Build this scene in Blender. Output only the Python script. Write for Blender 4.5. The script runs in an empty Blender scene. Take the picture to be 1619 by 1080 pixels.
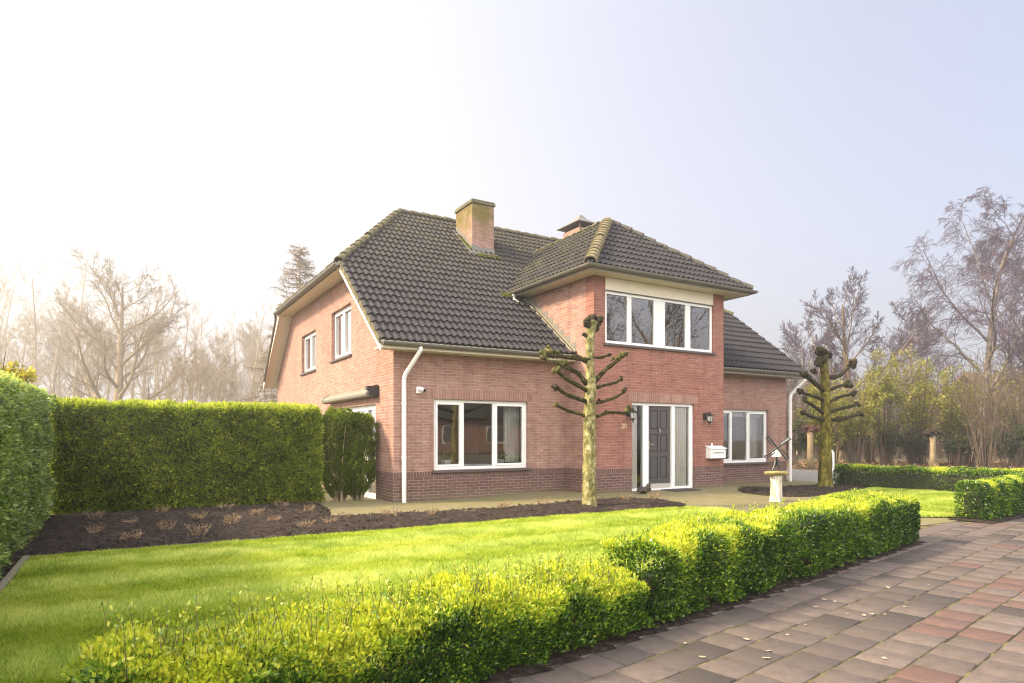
import bpy, bmesh, math, random
import numpy as np
from mathutils import Vector, Matrix
R = math.radians
sc = bpy.context.scene
COL = sc.collection

# ------------------------------------------------------------------ camera
# world axes = axes of the house: x along the front wall, y into the depth
CAMP = np.array([-4.6635, -12.5505]); FWD = np.array([0.5114, 0.8593]); RGT = np.array([0.8593, -0.5114])
cam = bpy.data.objects.new('camera', bpy.data.cameras.new('camera'))
COL.objects.link(cam)
cam.location = (CAMP[0], CAMP[1], 1.35)
cam.rotation_euler = (R(90), 0, -R(30.76))
cam.data.sensor_width = 36; cam.data.lens = 1024 / 1619 * 36
cam.data.shift_y = 150 / 1619
cam.data.clip_start = 0.05; cam.data.clip_end = 2000
sc.camera = cam

# ------------------------------------------------------------------ light
SUN_EL, SUN_AZ = R(36), math.atan2(0.42, -0.91)        # azimuth measured from +x
sunv = Vector((math.cos(SUN_AZ) * math.cos(SUN_EL), math.sin(SUN_AZ) * math.cos(SUN_EL), math.sin(SUN_EL)))
sun = bpy.data.objects.new('sun', bpy.data.lights.new('sun', 'SUN'))
COL.objects.link(sun)
sun.rotation_euler = sunv.to_track_quat('Z', 'Y').to_euler()
sun.data.energy = 3.7; sun.data.angle = R(9); sun.data.color = (1.0, 0.82, 0.56)
SKY_STRENGTH = 0.10; EXPOSURE = 1.5
HAZE_DENSITY = 0.0047

world = bpy.data.worlds.new('World'); sc.world = world; world.use_nodes = True
wn = world.node_tree; wn.nodes.clear()
def W(t, **k):
    n = wn.nodes.new(t)
    for a, v in k.items(): setattr(n, a, v)
    return n
sky = W('ShaderNodeTexSky', sky_type='NISHITA', sun_disc=False)
sky.sun_elevation = SUN_EL
sky.sun_rotation = math.pi / 2 - SUN_AZ
sky.dust_density = 4.0; sky.air_density = 1.0; sky.ozone_density = 6.0
tc = W('ShaderNodeTexCoord')
def wmath(op, a, b=None, c=None, clamp=False):
    n = W('ShaderNodeMath', operation=op, use_clamp=clamp)
    for i, v in enumerate((a, b, c)):
        if v is None: continue
        if hasattr(v, 'is_linked') or hasattr(v, 'links'): wn.links.new(v, n.inputs[i])
        else: n.inputs[i].default_value = v
    return n.outputs[0]
def wdot(vec):
    n = W('ShaderNodeVectorMath', operation='DOT_PRODUCT')
    wn.links.new(tc.outputs['Generated'], n.inputs[0]); n.inputs[1].default_value = vec
    return n.outputs['Value']
# thin winter mist over the sky: thick and bright round the low sun, thinner towards the far side
glow = wmath('MULTIPLY_ADD', wdot((sunv.x, sunv.y, sunv.z)), 0.5, 0.5, True)
hz = wmath('SUBTRACT', 1.0, wmath('ABSOLUTE', wdot((0, 0, 1))), None, True)
back = wmath('MAXIMUM', wdot((-FWD[0], -FWD[1], 0.25)), 0.0)  # added fill: unseen sky behind the camera brightened to light the shaded facade
fac = wmath('ADD', wmath('MULTIPLY', wmath('POWER', glow, 1.2), 0.85), wmath('MULTIPLY', wmath('POWER', hz, 2.0), 0.62))
fac = wmath('ADD', fac, back, None, True)
stren = wmath('MULTIPLY_ADD', wmath('POWER', glow, 1.6), 2.8, 3.05)
stren = wmath('MULTIPLY_ADD', back, 12.0, stren)
stren = wmath('MULTIPLY_ADD', wmath('POWER', hz, 2.5), 1.1, stren)
mist = W('ShaderNodeMix', data_type='RGBA', blend_type='MULTIPLY')
mist.inputs['Factor'].default_value = 1.0
tint = W('ShaderNodeMix', data_type='RGBA')
wn.links.new(glow, tint.inputs['Factor']); tint.inputs['A'].default_value = (0.985, 0.945, 1.03, 1); tint.inputs['B'].default_value = (1.0, 0.965, 0.925, 1)
wn.links.new(tint.outputs['Result'], mist.inputs['A'])
comb = W('ShaderNodeCombineXYZ')
for i in range(3): wn.links.new(stren, comb.inputs[i])
wn.links.new(comb.outputs[0], mist.inputs['B'])
mx = W('ShaderNodeMix', data_type='RGBA')
wn.links.new(fac, mx.inputs['Factor'])
wn.links.new(sky.outputs[0], mx.inputs['A']); wn.links.new(mist.outputs['Result'], mx.inputs['B'])
bg = W('ShaderNodeBackground'); bg.inputs['Strength'].default_value = SKY_STRENGTH
wn.links.new(mx.outputs['Result'], bg.inputs['Color'])
wo = W('ShaderNodeOutputWorld'); wn.links.new(bg.outputs[0], wo.inputs['Surface'])

sc.view_settings.view_transform = 'Standard'; sc.view_settings.look = 'None'
sc.view_settings.exposure = EXPOSURE; sc.view_settings.gamma = 1
sc.render.engine = 'CYCLES'
cy = sc.cycles
cy.use_denoising = True
try: cy.denoiser = 'OPENIMAGEDENOISE'
except Exception: pass
cy.max_bounces = 6; cy.diffuse_bounces = 3; cy.glossy_bounces = 3; cy.transmission_bounces = 4
cy.transparent_max_bounces = 12; cy.volume_bounces = 0; cy.caustics_reflective = False; cy.caustics_refractive = False
cy.sample_clamp_indirect = 4.0
cy.filter_width = 1.2
cy.use_adaptive_sampling = False

# ------------------------------------------------------------------ helpers
def nrm(v):
    v = np.asarray(v, float); return v / np.maximum(np.linalg.norm(v, axis=-1, keepdims=True), 1e-9)
def cw(u, Y, z=0.0, lateral=None):
    """point seen in column u of the photo at distance Y ahead of the camera"""
    t = (u - 809.5) / 1024 if lateral is None else lateral
    p = CAMP + FWD * Y + RGT * (t * Y)
    return (p[0], p[1], z)
def zat(v, Y): return 1.35 + (690 - v) / 1024 * Y

def tag(o, label=None, cat=None, group=None, kind=None):
    if label: o['label'] = label
    if cat: o['category'] = cat
    if group: o['group'] = group
    if kind: o['kind'] = kind
    return o
def empty(name, loc=(0, 0, 0), label=None, cat=None, group=None, rz=0):
    o = bpy.data.objects.new(name, None); COL.objects.link(o)
    o.empty_display_size = 0.2
    o.location = loc; o.rotation_euler = (0, 0, rz)
    return tag(o, label, cat, group)
KIDS = {}
def link(name, me, mats, parent=None, loc=None, smooth=False):
    o = bpy.data.objects.new(name, me); COL.objects.link(o)
    if not isinstance(mats, (list, tuple)): mats = [mats]
    for m in mats: me.materials.append(m)
    if smooth: me.polygons.foreach_set('use_smooth', np.ones(len(me.polygons), bool))
    if parent is not None:
        o.parent = parent; KIDS.setdefault(parent.name, []).append(o)
    if loc is not None: o.location = loc
    return o
def copy_tree(o, parent=None):
    c = o.copy(); COL.objects.link(c)
    if parent is not None:
        c.parent = parent; KIDS.setdefault(parent.name, []).append(c)
    for k in KIDS.get(o.name, []): copy_tree(k, c)
    return c

class MB:
    """collects polygons; build() links them as one mesh object"""
    def __init__(s): s.v = []; s.f = []; s.m = []; s.n = 0
    def add(s, verts, faces, mi=0):
        verts = np.asarray(verts, float).reshape(-1, 3)
        s.v.append(verts)
        for f in faces: s.f.append([i + s.n for i in f]); s.m.append(mi)
        s.n += len(verts); return s
    def quad(s, a, b, c, d, mi=0): return s.add([a, b, c, d], [[0, 1, 2, 3]], mi)
    def poly(s, pts, mi=0): return s.add(pts, [list(range(len(pts)))], mi)
    def box(s, x0, y0, z0, x1, y1, z1, mi=0):
        x0, x1 = sorted((x0, x1)); y0, y1 = sorted((y0, y1)); z0, z1 = sorted((z0, z1))
        v = [(x0,y0,z0),(x1,y0,z0),(x1,y1,z0),(x0,y1,z0),(x0,y0,z1),(x1,y0,z1),(x1,y1,z1),(x0,y1,z1)]
        return s.add(v, [[3,2,1,0],[4,5,6,7],[0,1,5,4],[1,2,6,5],[2,3,7,6],[3,0,4,7]], mi)
    def prism(s, pts, ext, mi=0):
        """polygon of 3D points extruded by vector ext"""
        p = np.asarray(pts, float); n = len(p); e = np.asarray(ext, float)
        f = [list(range(n))[::-1], [n + i for i in range(n)]]
        f += [[i, (i + 1) % n, n + (i + 1) % n, n + i] for i in range(n)]
        return s.add(np.vstack([p, p + e]), f, mi)
    def tube(s, pts, rad, n=8, mi=0, cap=True):
        pts = np.asarray(pts, float); k = len(pts)
        rad = np.full(k, rad) if np.isscalar(rad) else np.asarray(rad, float)
        v, f = tube_arrays(pts[None], rad[None], n)
        fl = f.tolist()
        if cap: fl += [list(range(n))[::-1], [(k - 1) * n + i for i in range(n)]]
        return s.add(v, fl, mi)
    def lathe(s, prof, c=(0, 0, 0), n=16, mi=0, sx=1, sy=1):
        prof = np.asarray(prof, float); k = len(prof)
        a = np.arange(n) / n * 2 * np.pi
        v = np.stack([np.outer(prof[:, 0], np.cos(a)) * sx + c[0], np.outer(prof[:, 0], np.sin(a)) * sy + c[1],
                      np.repeat(prof[:, 1][:, None], n, 1) + c[2]], -1).reshape(-1, 3)
        f = [[i * n + j, i * n + (j + 1) % n, (i + 1) * n + (j + 1) % n, (i + 1) * n + j] for i in range(k - 1) for j in range(n)]
        f += [list(range(n))[::-1], [(k - 1) * n + i for i in range(n)]]
        return s.add(v, f, mi)
    def mesh(s, name):
        me = bpy.data.meshes.new(name)
        me.from_pydata(np.vstack(s.v).tolist() if s.v else [], [], s.f)
        if any(s.m): me.polygons.foreach_set('material_index', np.array(s.m, np.int32))
        me.update(); return me
    def build(s, name, mats, parent=None, loc=None, smooth=False, bevel=0):
        o = link(name, s.mesh(name), mats, parent, loc, smooth)
        if bevel:
            b = o.modifiers.new('bevel', 'BEVEL'); b.width = bevel; b.segments = 2; b.limit_method = 'ANGLE'
        return o

def tube_arrays(P, Rr, n):
    """P (m,k,3) polylines, Rr (m,k) radii -> verts, quads"""
    P = np.asarray(P, float); m, k, _ = P.shape
    T = np.gradient(P, axis=1); T = nrm(T)
    ref = np.where(np.abs(T[..., 2:3]) > 0.85, np.array([1., 0, 0]), np.array([0, 0, 1.]))
    ref = np.broadcast_to(ref[:, :1], T.shape) if k > 1 else ref
    U = nrm(np.cross(T, ref)); V = np.cross(T, U)
    a = np.arange(n) / n * 2 * np.pi
    ring = P[:, :, None, :] + Rr[:, :, None, None] * (np.cos(a)[None, None, :, None] * U[:, :, None, :] + np.sin(a)[None, None, :, None] * V[:, :, None, :])
    i = np.arange(m)[:, None, None] * k * n; j = np.arange(k - 1)[None, :, None] * n; q = np.arange(n)[None, None, :]; q2 = (q + 1) % n
    f = np.stack([i + j + q, i + j + q2, i + j + n + q2, i + j + n + q], -1).reshape(-1, 4)
    return ring.reshape(-1, 3), f

def fast_mesh(name, parts, attr=None):
    """parts: list of (verts, faces array (m,3 or 4), material index, tint array or None)"""
    parts = [p for p in parts if len(p[0])]
    V = np.vstack([p[0] for p in parts]).astype(np.float32)
    loops = []; totals = []; mi = []; off = 0; tint = []
    for v, f, m, t in parts:
        f = np.asarray(f); loops.append((f + off).ravel()); totals.append(np.full(len(f), f.shape[1])); mi.append(np.full(len(f), m))
        tint.append(np.zeros(len(v)) if t is None else np.asarray(t)); off += len(v)
    loops = np.concatenate(loops).astype(np.int32); totals = np.concatenate(totals).astype(np.int32)
    me = bpy.data.meshes.new(name)
    me.vertices.add(len(V)); me.vertices.foreach_set('co', V.ravel())
    me.loops.add(len(loops)); me.loops.foreach_set('vertex_index', loops)
    me.polygons.add(len(totals))
    me.polygons.foreach_set('loop_start', np.concatenate([[0], np.cumsum(totals)[:-1]]).astype(np.int32))
    me.polygons.foreach_set('loop_total', totals)
    me.polygons.foreach_set('material_index', np.concatenate(mi).astype(np.int32))
    a = me.attributes.new('tint', 'FLOAT', 'POINT'); a.data.foreach_set('value', np.concatenate(tint).astype(np.float32))
    me.update(calc_edges=True); me.validate(clean_customdata=False)
    return me

def vnoise(p, seed=0):
    """smooth value noise in [0,1], p (n,3)"""
    p = np.asarray(p, float); i = np.floor(p).astype(np.int64); f = p - i; f = f * f * (3 - 2 * f)
    def h(x, y, z):
        n = (x * 374761393 + y * 668265263 + z * 2147483647 + seed * 144665) & 0xffffffff
        n = ((n ^ (n >> 13)) * 1274126177) & 0xffffffff
        return ((n ^ (n >> 16)) & 0xffff) / 65535.0
    r = 0
    for dx in (0, 1):
        for dy in (0, 1):
            for dz in (0, 1):
                w = (f[:, 0] if dx else 1 - f[:, 0]) * (f[:, 1] if dy else 1 - f[:, 1]) * (f[:, 2] if dz else 1 - f[:, 2])
                r = r + w * h(i[:, 0] + dx, i[:, 1] + dy, i[:, 2] + dz)
    return r

def leaves(p, d, L, Wd, rng, fold=0.25):
    """rhombic leaves: bases p, directions d, lengths L, widths Wd -> verts, quads"""
    n = len(p); d = nrm(d); r = rng.normal(size=(n, 3)); s = nrm(np.cross(d, r)); nn = np.cross(s, d)
    L = np.broadcast_to(L, n)[:, None]; Wd = np.broadcast_to(Wd, n)[:, None]
    mid = p + d * L * 0.45 + nn * L * 0.5 * fold * 0.3
    v = np.stack([p, mid + s * Wd / 2, p + d * L - nn * L * fold * 0.3, mid - s * Wd / 2], 1).reshape(-1, 3)
    return v, np.arange(n * 4).reshape(-1, 4)

# ------------------------------------------------------------------ materials
def mat(name):
    m = bpy.data.materials.new(name); m.use_nodes = True
    nt = m.node_tree; b = nt.nodes['Principled BSDF']
    return m, nt, b
def nd(nt, t, ins=None, **k):
    n = nt.nodes.new(t)
    for a, v in k.items(): setattr(n, a, v)
    for key, v in (ins or {}).items():
        if isinstance(v, bpy.types.NodeSocket): nt.links.new(v, n.inputs[key])
        else: n.inputs[key].default_value = v
    return n
def c4(c): return (c[0], c[1], c[2], 1)
def noise(nt, scale, detail=4, rough=0.6, vec=None, dist=0):
    n = nd(nt, 'ShaderNodeTexNoise', {'Scale': scale, 'Detail': detail, 'Roughness': rough, 'Distortion': dist})
    if vec is None: vec = nd(nt, 'ShaderNodeTexCoord').outputs['Object']
    nt.links.new(vec, n.inputs['Vector'])
    return n.outputs['Fac']
def ramp(nt, fac, stops):
    r = nd(nt, 'ShaderNodeValToRGB'); e = r.color_ramp.elements
    while len(e) < len(stops): e.new(0.5)
    for x, (p, c) in zip(e, stops): x.position = p; x.color = c4(c) if len(c) == 3 else c
    nt.links.new(fac, r.inputs['Fac']); return r.outputs['Color']
def maprange(nt, v, a, b, c=0, d=1):
    n = nd(nt, 'ShaderNodeMapRange', {'From Min': a, 'From Max': b, 'To Min': c, 'To Max': d}); nt.links.new(v, n.inputs['Value'])
    return n.outputs['Result']
def mixc(nt, f, a, b, blend='MIX'):
    n = nd(nt, 'ShaderNodeMix', data_type='RGBA', blend_type=blend)
    for key, v in (('Factor', f), ('A', a), ('B', b)):
        if isinstance(v, bpy.types.NodeSocket): nt.links.new(v, n.inputs[key])
        else: n.inputs[key].default_value = v if key == 'Factor' else c4(v)
    return n.outputs['Result']
def mth(nt, op, a, b=0.0, clamp=False):
    n = nd(nt, 'ShaderNodeMath', operation=op, use_clamp=clamp)
    for i, v in enumerate((a, b)):
        if isinstance(v, bpy.types.NodeSocket): nt.links.new(v, n.inputs[i])
        else: n.inputs[i].default_value = v
    return n.outputs[0]
def bump(nt, b, h, strength=0.4, dist=0.01):
    n = nd(nt, 'ShaderNodeBump', {'Strength': strength, 'Distance': dist, 'Height': h})
    nt.links.new(n.outputs[0], b.inputs['Normal'])

def simple(name, col, rough=0.6, var=0.15, scale=6, metal=0, bmp=0.1, spec=0.5):
    m, nt, b = mat(name)
    f = noise(nt, scale, 5)
    c = mixc(nt, f, [x * (1 - var) for x in col], [min(1, x * (1 + var)) for x in col])
    nt.links.new(c, b.inputs['Base Color']); b.inputs['Roughness'].default_value = rough; b.inputs['Metallic'].default_value = metal
    b.inputs['Specular IOR Level'].default_value = spec
    if bmp: bump(nt, b, noise(nt, scale * 8, 3), bmp, 0.004)
    return m

def brick_mat(name, ca, cb, mortar, pca, pcb, pm, plinth=True, moss=False, pale=0.85):
    m, nt, b = mat(name)
    tcn = nd(nt, 'ShaderNodeTexCoord'); sp = nd(nt, 'ShaderNodeSeparateXYZ'); nt.links.new(tcn.outputs['Object'], sp.inputs[0])
    u = mth(nt, 'ADD', sp.outputs['X'], sp.outputs['Y']); z = sp.outputs['Z']
    def tex(uu, vv, A, B, M, w, h):
        cv = nd(nt, 'ShaderNodeCombineXYZ', {'X': uu, 'Y': vv})
        t = nd(nt, 'ShaderNodeTexBrick', {'Color1': c4(A), 'Color2': c4(B), 'Mortar': c4(M), 'Scale': 1.0, 'Mortar Size': 0.006,
                                         'Mortar Smooth': 0.3, 'Brick Width': w, 'Row Height': h, 'Bias': 0.0})
        nt.links.new(cv.outputs[0], t.inputs['Vector']); return t
    t1 = tex(u, z, ca, cb, mortar, 0.22, 0.0625)
    col = t1.outputs['Color']; h = t1.outputs['Fac']
    # mottled, slightly streaky firing tones and pale weathering bloom
    mp = nd(nt, 'ShaderNodeMapping'); mp.inputs['Scale'].default_value = (1.2, 1.2, 5.0); nt.links.new(tcn.outputs['Object'], mp.inputs['Vector'])
    n1 = noise(nt, 2.2, 6, 0.7, mp.outputs[0]); n2 = noise(nt, 0.55, 3, 0.6)
    col = mixc(nt, maprange(nt, n1, 0.38, 0.72, 0, 0.55), col, [x * 0.55 for x in ca])
    n3 = noise(nt, 3.4, 6, 0.75, mp.outputs[0])
    col = mixc(nt, mth(nt, 'MULTIPLY', maprange(nt, n3, 0.45, 0.75), maprange(nt, n2, 0.35, 0.65, 0.15, pale)), col, (0.52, 0.40, 0.34))
    mps = nd(nt, 'ShaderNodeMapping'); mps.inputs['Scale'].default_value = (2.6, 2.6, 0.3); nt.links.new(tcn.outputs['Object'], mps.inputs['Vector'])
    col = mixc(nt, maprange(nt, noise(nt, 1.5, 5, 0.7, mps.outputs[0]), 0.50, 0.72, 0, 0.42), col, [x * 0.5 for x in cb])
    if plinth:
        t2 = tex(u, z, pca, pcb, pm, 0.22, 0.0625); t3 = tex(z, u, pca, pcb, pm, 0.22, 0.0625)
        t3.offset = 0.0; t2.offset = 0.5
        pc = mixc(nt, maprange(nt, z, 0.4995, 0.5005), t2.outputs['Color'], t3.outputs['Color'])
        pc = mixc(nt, maprange(nt, n1, 0.4, 0.7, 0, 0.5), pc, [x * 0.6 for x in pca])
        # green algae just above the ground
        pc = mixc(nt, mth(nt, 'MULTIPLY', maprange(nt, z, 0.22, 0.0), maprange(nt, n2, 0.3, 0.6, 0, 0.6)), pc, (0.20, 0.19, 0.10))
        ph = mth(nt, 'ADD', t2.outputs['Fac'], 0.0)
        f = maprange(nt, z, 0.609, 0.611)
        col = mixc(nt, f, pc, col)
    if moss:
        f = mth(nt, 'MULTIPLY', maprange(nt, z, 6.9, 7.75), maprange(nt, noise(nt, 2.5, 5, 0.7), 0.33, 0.55, 0.1, 0.95))
        col = mixc(nt, f, col, (0.135, 0.11, 0.02))
    nt.links.new(col, b.inputs['Base Color']); b.inputs['Roughness'].default_value = 0.9
    b.inputs['Specular IOR Level'].default_value = 0.25
    hh = mth(nt, 'SUBTRACT', mth(nt, 'MULTIPLY', noise(nt, 60, 4), 0.5), h)
    bump(nt, b, hh, 0.5, 0.006)
    return m

BR_A, BR_B, BR_M = (0.375, 0.205, 0.158), (0.26, 0.125, 0.10), (0.42, 0.335, 0.285)
M_BRICK = brick_mat('pale red brick', BR_A, BR_B, BR_M, (0.125, 0.068, 0.057), (0.175, 0.098, 0.082), (0.36, 0.29, 0.25))
M_BRICK_RED = brick_mat('deep red brick', (0.345, 0.142, 0.103), (0.245, 0.094, 0.072), (0.34, 0.24, 0.19), (0.125, 0.068, 0.057), (0.175, 0.098, 0.082), (0.36, 0.29, 0.25), pale=0.3)
M_BRICK_CH = brick_mat('chimney brick', BR_A, BR_B, BR_M, (0, 0, 0), (0, 0, 0), (0, 0, 0), plinth=False, moss=True)
M_BRICK_N = brick_mat('neighbour brick', (0.40, 0.2, 0.14), (0.33, 0.15, 0.1), BR_M, (0, 0, 0), (0, 0, 0), (0, 0, 0), plinth=False)

def lintel_mat():
    m, nt, b = mat('soldier course')
    tcn = nd(nt, 'ShaderNodeTexCoord'); sp = nd(nt, 'ShaderNodeSeparateXYZ'); nt.links.new(tcn.outputs['Object'], sp.inputs[0])
    u = mth(nt, 'ADD', sp.outputs['X'], sp.outputs['Y'])
    cv = nd(nt, 'ShaderNodeCombineXYZ', {'X': sp.outputs['Z'], 'Y': u})
    t = nd(nt, 'ShaderNodeTexBrick', {'Color1': c4(BR_A), 'Color2': c4((0.24, 0.11, 0.085)), 'Mortar': c4(BR_M), 'Scale': 1.0, 'Mortar Size': 0.006,
                                     'Mortar Smooth': 0.3, 'Brick Width': 5.0, 'Row Height': 0.0625}); t.offset = 0
    nt.links.new(cv.outputs[0], t.inputs['Vector'])
    col = mixc(nt, maprange(nt, noise(nt, 5, 5, 0.7), 0.4, 0.7, 0, 0.7), t.outputs['Color'], [x * 0.5 for x in BR_A])
    nt.links.new(col, b.inputs['Base Color']); b.inputs['Roughness'].default_value = 0.9
    bump(nt, b, mth(nt, 'SUBTRACT', 0.0, t.outputs['Fac']), 0.5, 0.006)
    return m
M_LINTEL = lintel_mat()

def tile_mat(name, zlo, zhi, mossy):
    """charcoal concrete roof tiles; moss grows towards the ridge and in patches"""
    m, nt, b = mat(name)
    tcn = nd(nt, 'ShaderNodeTexCoord'); sp = nd(nt, 'ShaderNodeSeparateXYZ'); nt.links.new(tcn.outputs['Object'], sp.inputs[0])
    n0 = noise(nt, 1.7, 4, 0.6); n1 = noise(nt, 9, 6, 0.75); n2 = noise(nt, 40, 4, 0.7)
    col = mixc(nt, n1, (0.0155, 0.0150, 0.0175), (0.054, 0.049, 0.054))
    col = mixc(nt, maprange(nt, n2, 0.58, 0.75, 0, 0.6), col, (0.16, 0.148, 0.135))
    hgt = maprange(nt, sp.outputs['Z'], zlo, zhi, 0.0, 1.0)
    f = mth(nt, 'MULTIPLY', maprange(nt, n1, 0.40, 0.64), mth(nt, 'MULTIPLY', maprange(nt, n0, 0.32, 0.62, 0.15, 1.0), mth(nt, 'ADD', mth(nt, 'MULTIPLY', hgt, 0.85), 0.04)))
    f = mth(nt, 'MULTIPLY', f, mossy, True)
    col = mixc(nt, f, col, (0.10, 0.085, 0.028))
    nt.links.new(col, b.inputs['Base Color']); b.inputs['Roughness'].default_value = 0.7
    b.inputs['Specular IOR Level'].default_value = 0.2
    bump(nt, b, noise(nt, 70, 4, 0.7), 0.35, 0.006)
    return m
M_TILE = tile_mat('charcoal roof tile', 4.6, 7.9, 1.0)
M_TILE_MOSSY = tile_mat('charcoal roof tile with moss', 3.6, 6.4, 1.15)
M_TILE_CLEAN = tile_mat('clean charcoal roof tile', 5.6, 8.0, 0.5)
def cap_mat():
    m, nt, b = mat('mossy ridge tile')
    n1 = noise(nt, 7, 6, 0.75)
    col = ramp(nt, n1, [(0.3, (0.045, 0.04, 0.03)), (0.5, (0.11, 0.095, 0.042)), (0.7, (0.20, 0.17, 0.075))])
    nt.links.new(col, b.inputs['Base Color']); b.inputs['Roughness'].default_value = 0.85
    bump(nt, b, noise(nt, 45, 4), 0.4, 0.008)
    return m
M_CAP = cap_mat()
M_CAP_DARK = simple('dark ridge tile', (0.075, 0.066, 0.052), 0.85, 0.4, 9)
M_CAP_PALE = simple('pale weathered hip tile', (0.20, 0.165, 0.085), 0.85, 0.5, 9)
M_WHITE = simple('white window paint', (0.82, 0.82, 0.80), 0.35, 0.03, 3, bmp=0.02)
M_CREAM = simple('cream painted timber', (0.74, 0.68, 0.54), 0.5, 0.06, 3, bmp=0.03)
M_GREYTRIM = simple('grey beige fascia', (0.42, 0.39, 0.34), 0.5, 0.08, 3, bmp=0.03)
M_GUTTER = simple('weathered zinc gutter', (0.17, 0.155, 0.13), 0.45, 0.2, 4, metal=0.3)
M_PIPE = simple('white downpipe', (0.78, 0.76, 0.72), 0.4, 0.05, 3, bmp=0.02)
M_LEAD = simple('lead flashing', (0.19, 0.18, 0.16), 0.55, 0.35, 7, metal=0.2)
M_SILL = simple('dark stone sill', (0.09, 0.075, 0.07), 0.5, 0.2, 8)
M_DOOR = simple('dark grey door paint', (0.075, 0.068, 0.07), 0.38, 0.06, 3, bmp=0.02)
M_BRASS = simple('worn brass', (0.45, 0.42, 0.36), 0.3, 0.1, 6, metal=0.8)
M_BLACK = simple('black cast iron', (0.018, 0.018, 0.018), 0.4, 0.2, 10)
M_LAMPGLASS = simple('frosted lamp glass', (0.5, 0.52, 0.5), 0.15, 0.1, 5)
M_MAIL = simple('white enamel', (0.84, 0.83, 0.80), 0.35, 0.03, 3, bmp=0.02)
M_GOLD = simple('pale brass numeral', (0.55, 0.37, 0.24), 0.4, 0.1, 5)
M_ROOM = simple('plastered room wall', (0.38, 0.32, 0.25), 0.9, 0.1, 2)
M_FLOORW = simple('wooden floor', (0.22, 0.13, 0.07), 0.5, 0.2, 3)
M_AWN = simple('olive grey awning case', (0.20, 0.19, 0.15), 0.45, 0.1, 3)
M_MAT = simple('dark door mat', (0.04, 0.037, 0.04), 0.95, 0.3, 30)
M_POT = simple('white ceramic pot', (0.75, 0.73, 0.70), 0.25, 0.04, 3, bmp=0)
M_CONC = simple('mossy concrete edging', (0.23, 0.205, 0.14), 0.9, 0.25, 5)
M_BIRD = simple('dark bronze bird', (0.055, 0.042, 0.034), 0.5, 0.35, 12)
def curtain_mat():
    m, nt, b = mat('net curtain')
    b.inputs['Base Color'].default_value = (0.78, 0.75, 0.69, 1); b.inputs['Roughness'].default_value = 0.9
    n = noise(nt, 30, 2)
    nt.links.new(mixc(nt, n, (0.80, 0.76, 0.68), (0.88, 0.86, 0.80)), b.inputs['Base Color'])
    return m
M_CURT = curtain_mat()
def glass_mat(boost=5.0, tint=(0.86, 0.9, 0.9)):
    m, nt, b = mat('window glass'); nt.nodes.remove(b)
    out = [n for n in nt.nodes if n.type == 'OUTPUT_MATERIAL'][0]
    fr = nd(nt, 'ShaderNodeFresnel', {'IOR': 1.5})
    f = mth(nt, 'MULTIPLY', fr.outputs[0], boost, True)
    # old panes are never perfectly flat
    bp = nd(nt, 'ShaderNodeBump', {'Strength': 0.05, 'Distance': 0.01, 'Height': noise(nt, 3.0, 2)})
    g = nd(nt, 'ShaderNodeBsdfGlossy', {'Roughness': 0.01, 'Normal': bp.outputs[0]})
    t = nd(nt, 'ShaderNodeBsdfTransparent', {'Color': c4(tint)})
    mx = nd(nt, 'ShaderNodeMixShader', {0: f, 1: t.outputs[0], 2: g.outputs[0]})
    nt.links.new(mx.outputs[0], out.inputs['Surface'])
    return m
M_GLASS = glass_mat()
M_GLASS_CLEAR = glass_mat(1.6, (0.96, 0.97, 0.96))

def leaf_mat(name, stops, rough=0.45, trans=0.35, spec=0.4, tcol=None):
    """colour of each leaf from its own random 'tint' (0 old and dark .. 1 young and yellow)"""
    m, nt, b = mat(name)
    at = nd(nt, 'ShaderNodeAttribute', attribute_name='tint')
    col = ramp(nt, at.outputs['Fac'], stops)
    nt.links.new(col, b.inputs['Base Color']); b.inputs['Roughness'].default_value = rough; b.inputs['Specular IOR Level'].default_value = spec
    out = [n for n in nt.nodes if n.type == 'OUTPUT_MATERIAL'][0]
    tr = nd(nt, 'ShaderNodeBsdfTranslucent'); nt.links.new(mixc(nt, 1.0, col, tcol or (1.3, 1.35, 0.7), 'MULTIPLY'), tr.inputs['Color'])
    mx = nd(nt, 'ShaderNodeMixShader', {0: trans, 1: b.outputs[0], 2: tr.outputs[0]})
    nt.links.new(mx.outputs[0], out.inputs['Surface'])
    return m
M_PRIVET = leaf_mat('privet leaf', [(0.0, (0.014, 0.040, 0.010)), (0.35, (0.060, 0.13, 0.018)), (0.65, (0.22, 0.35, 0.030)), (1.0, (0.60, 0.61, 0.055))], 0.33, 0.35, spec=0.6, tcol=(1.2, 1.33, 0.75))
M_TALLHEDGE = leaf_mat('glossy hedge leaf', [(0.0, (0.02, 0.05, 0.012)), (0.45, (0.15, 0.24, 0.05)), (0.8, (0.36, 0.46, 0.13)), (1.0, (0.55, 0.60, 0.16))], 0.28, 0.35, 0.6)
M_THUJA = leaf_mat('thuja spray', [(0.0, (0.025, 0.04, 0.006)), (0.5, (0.16, 0.225, 0.018)), (0.85, (0.36, 0.44, 0.04)), (1.0, (0.52, 0.55, 0.08))], 0.55, 0.38, 0.3)
M_YELLOW = leaf_mat('yellowing leaf', [(0.0, (0.12, 0.15, 0.02)), (0.5, (0.34, 0.33, 0.035)), (1.0, (0.55, 0.42, 0.05))], 0.5, 0.45)
M_LIME = leaf_mat('pale autumn leaf', [(0.0, (0.09, 0.10, 0.025)), (0.5, (0.21, 0.21, 0.045)), (1.0, (0.38, 0.35, 0.08))], 0.6, 0.45)
M_DARKEVER = leaf_mat('dark evergreen leaf', [(0.0, (0.03, 0.04, 0.02)), (0.6, (0.07, 0.085, 0.04)), (1.0, (0.13, 0.14, 0.06))], 0.5, 0.2)
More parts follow.
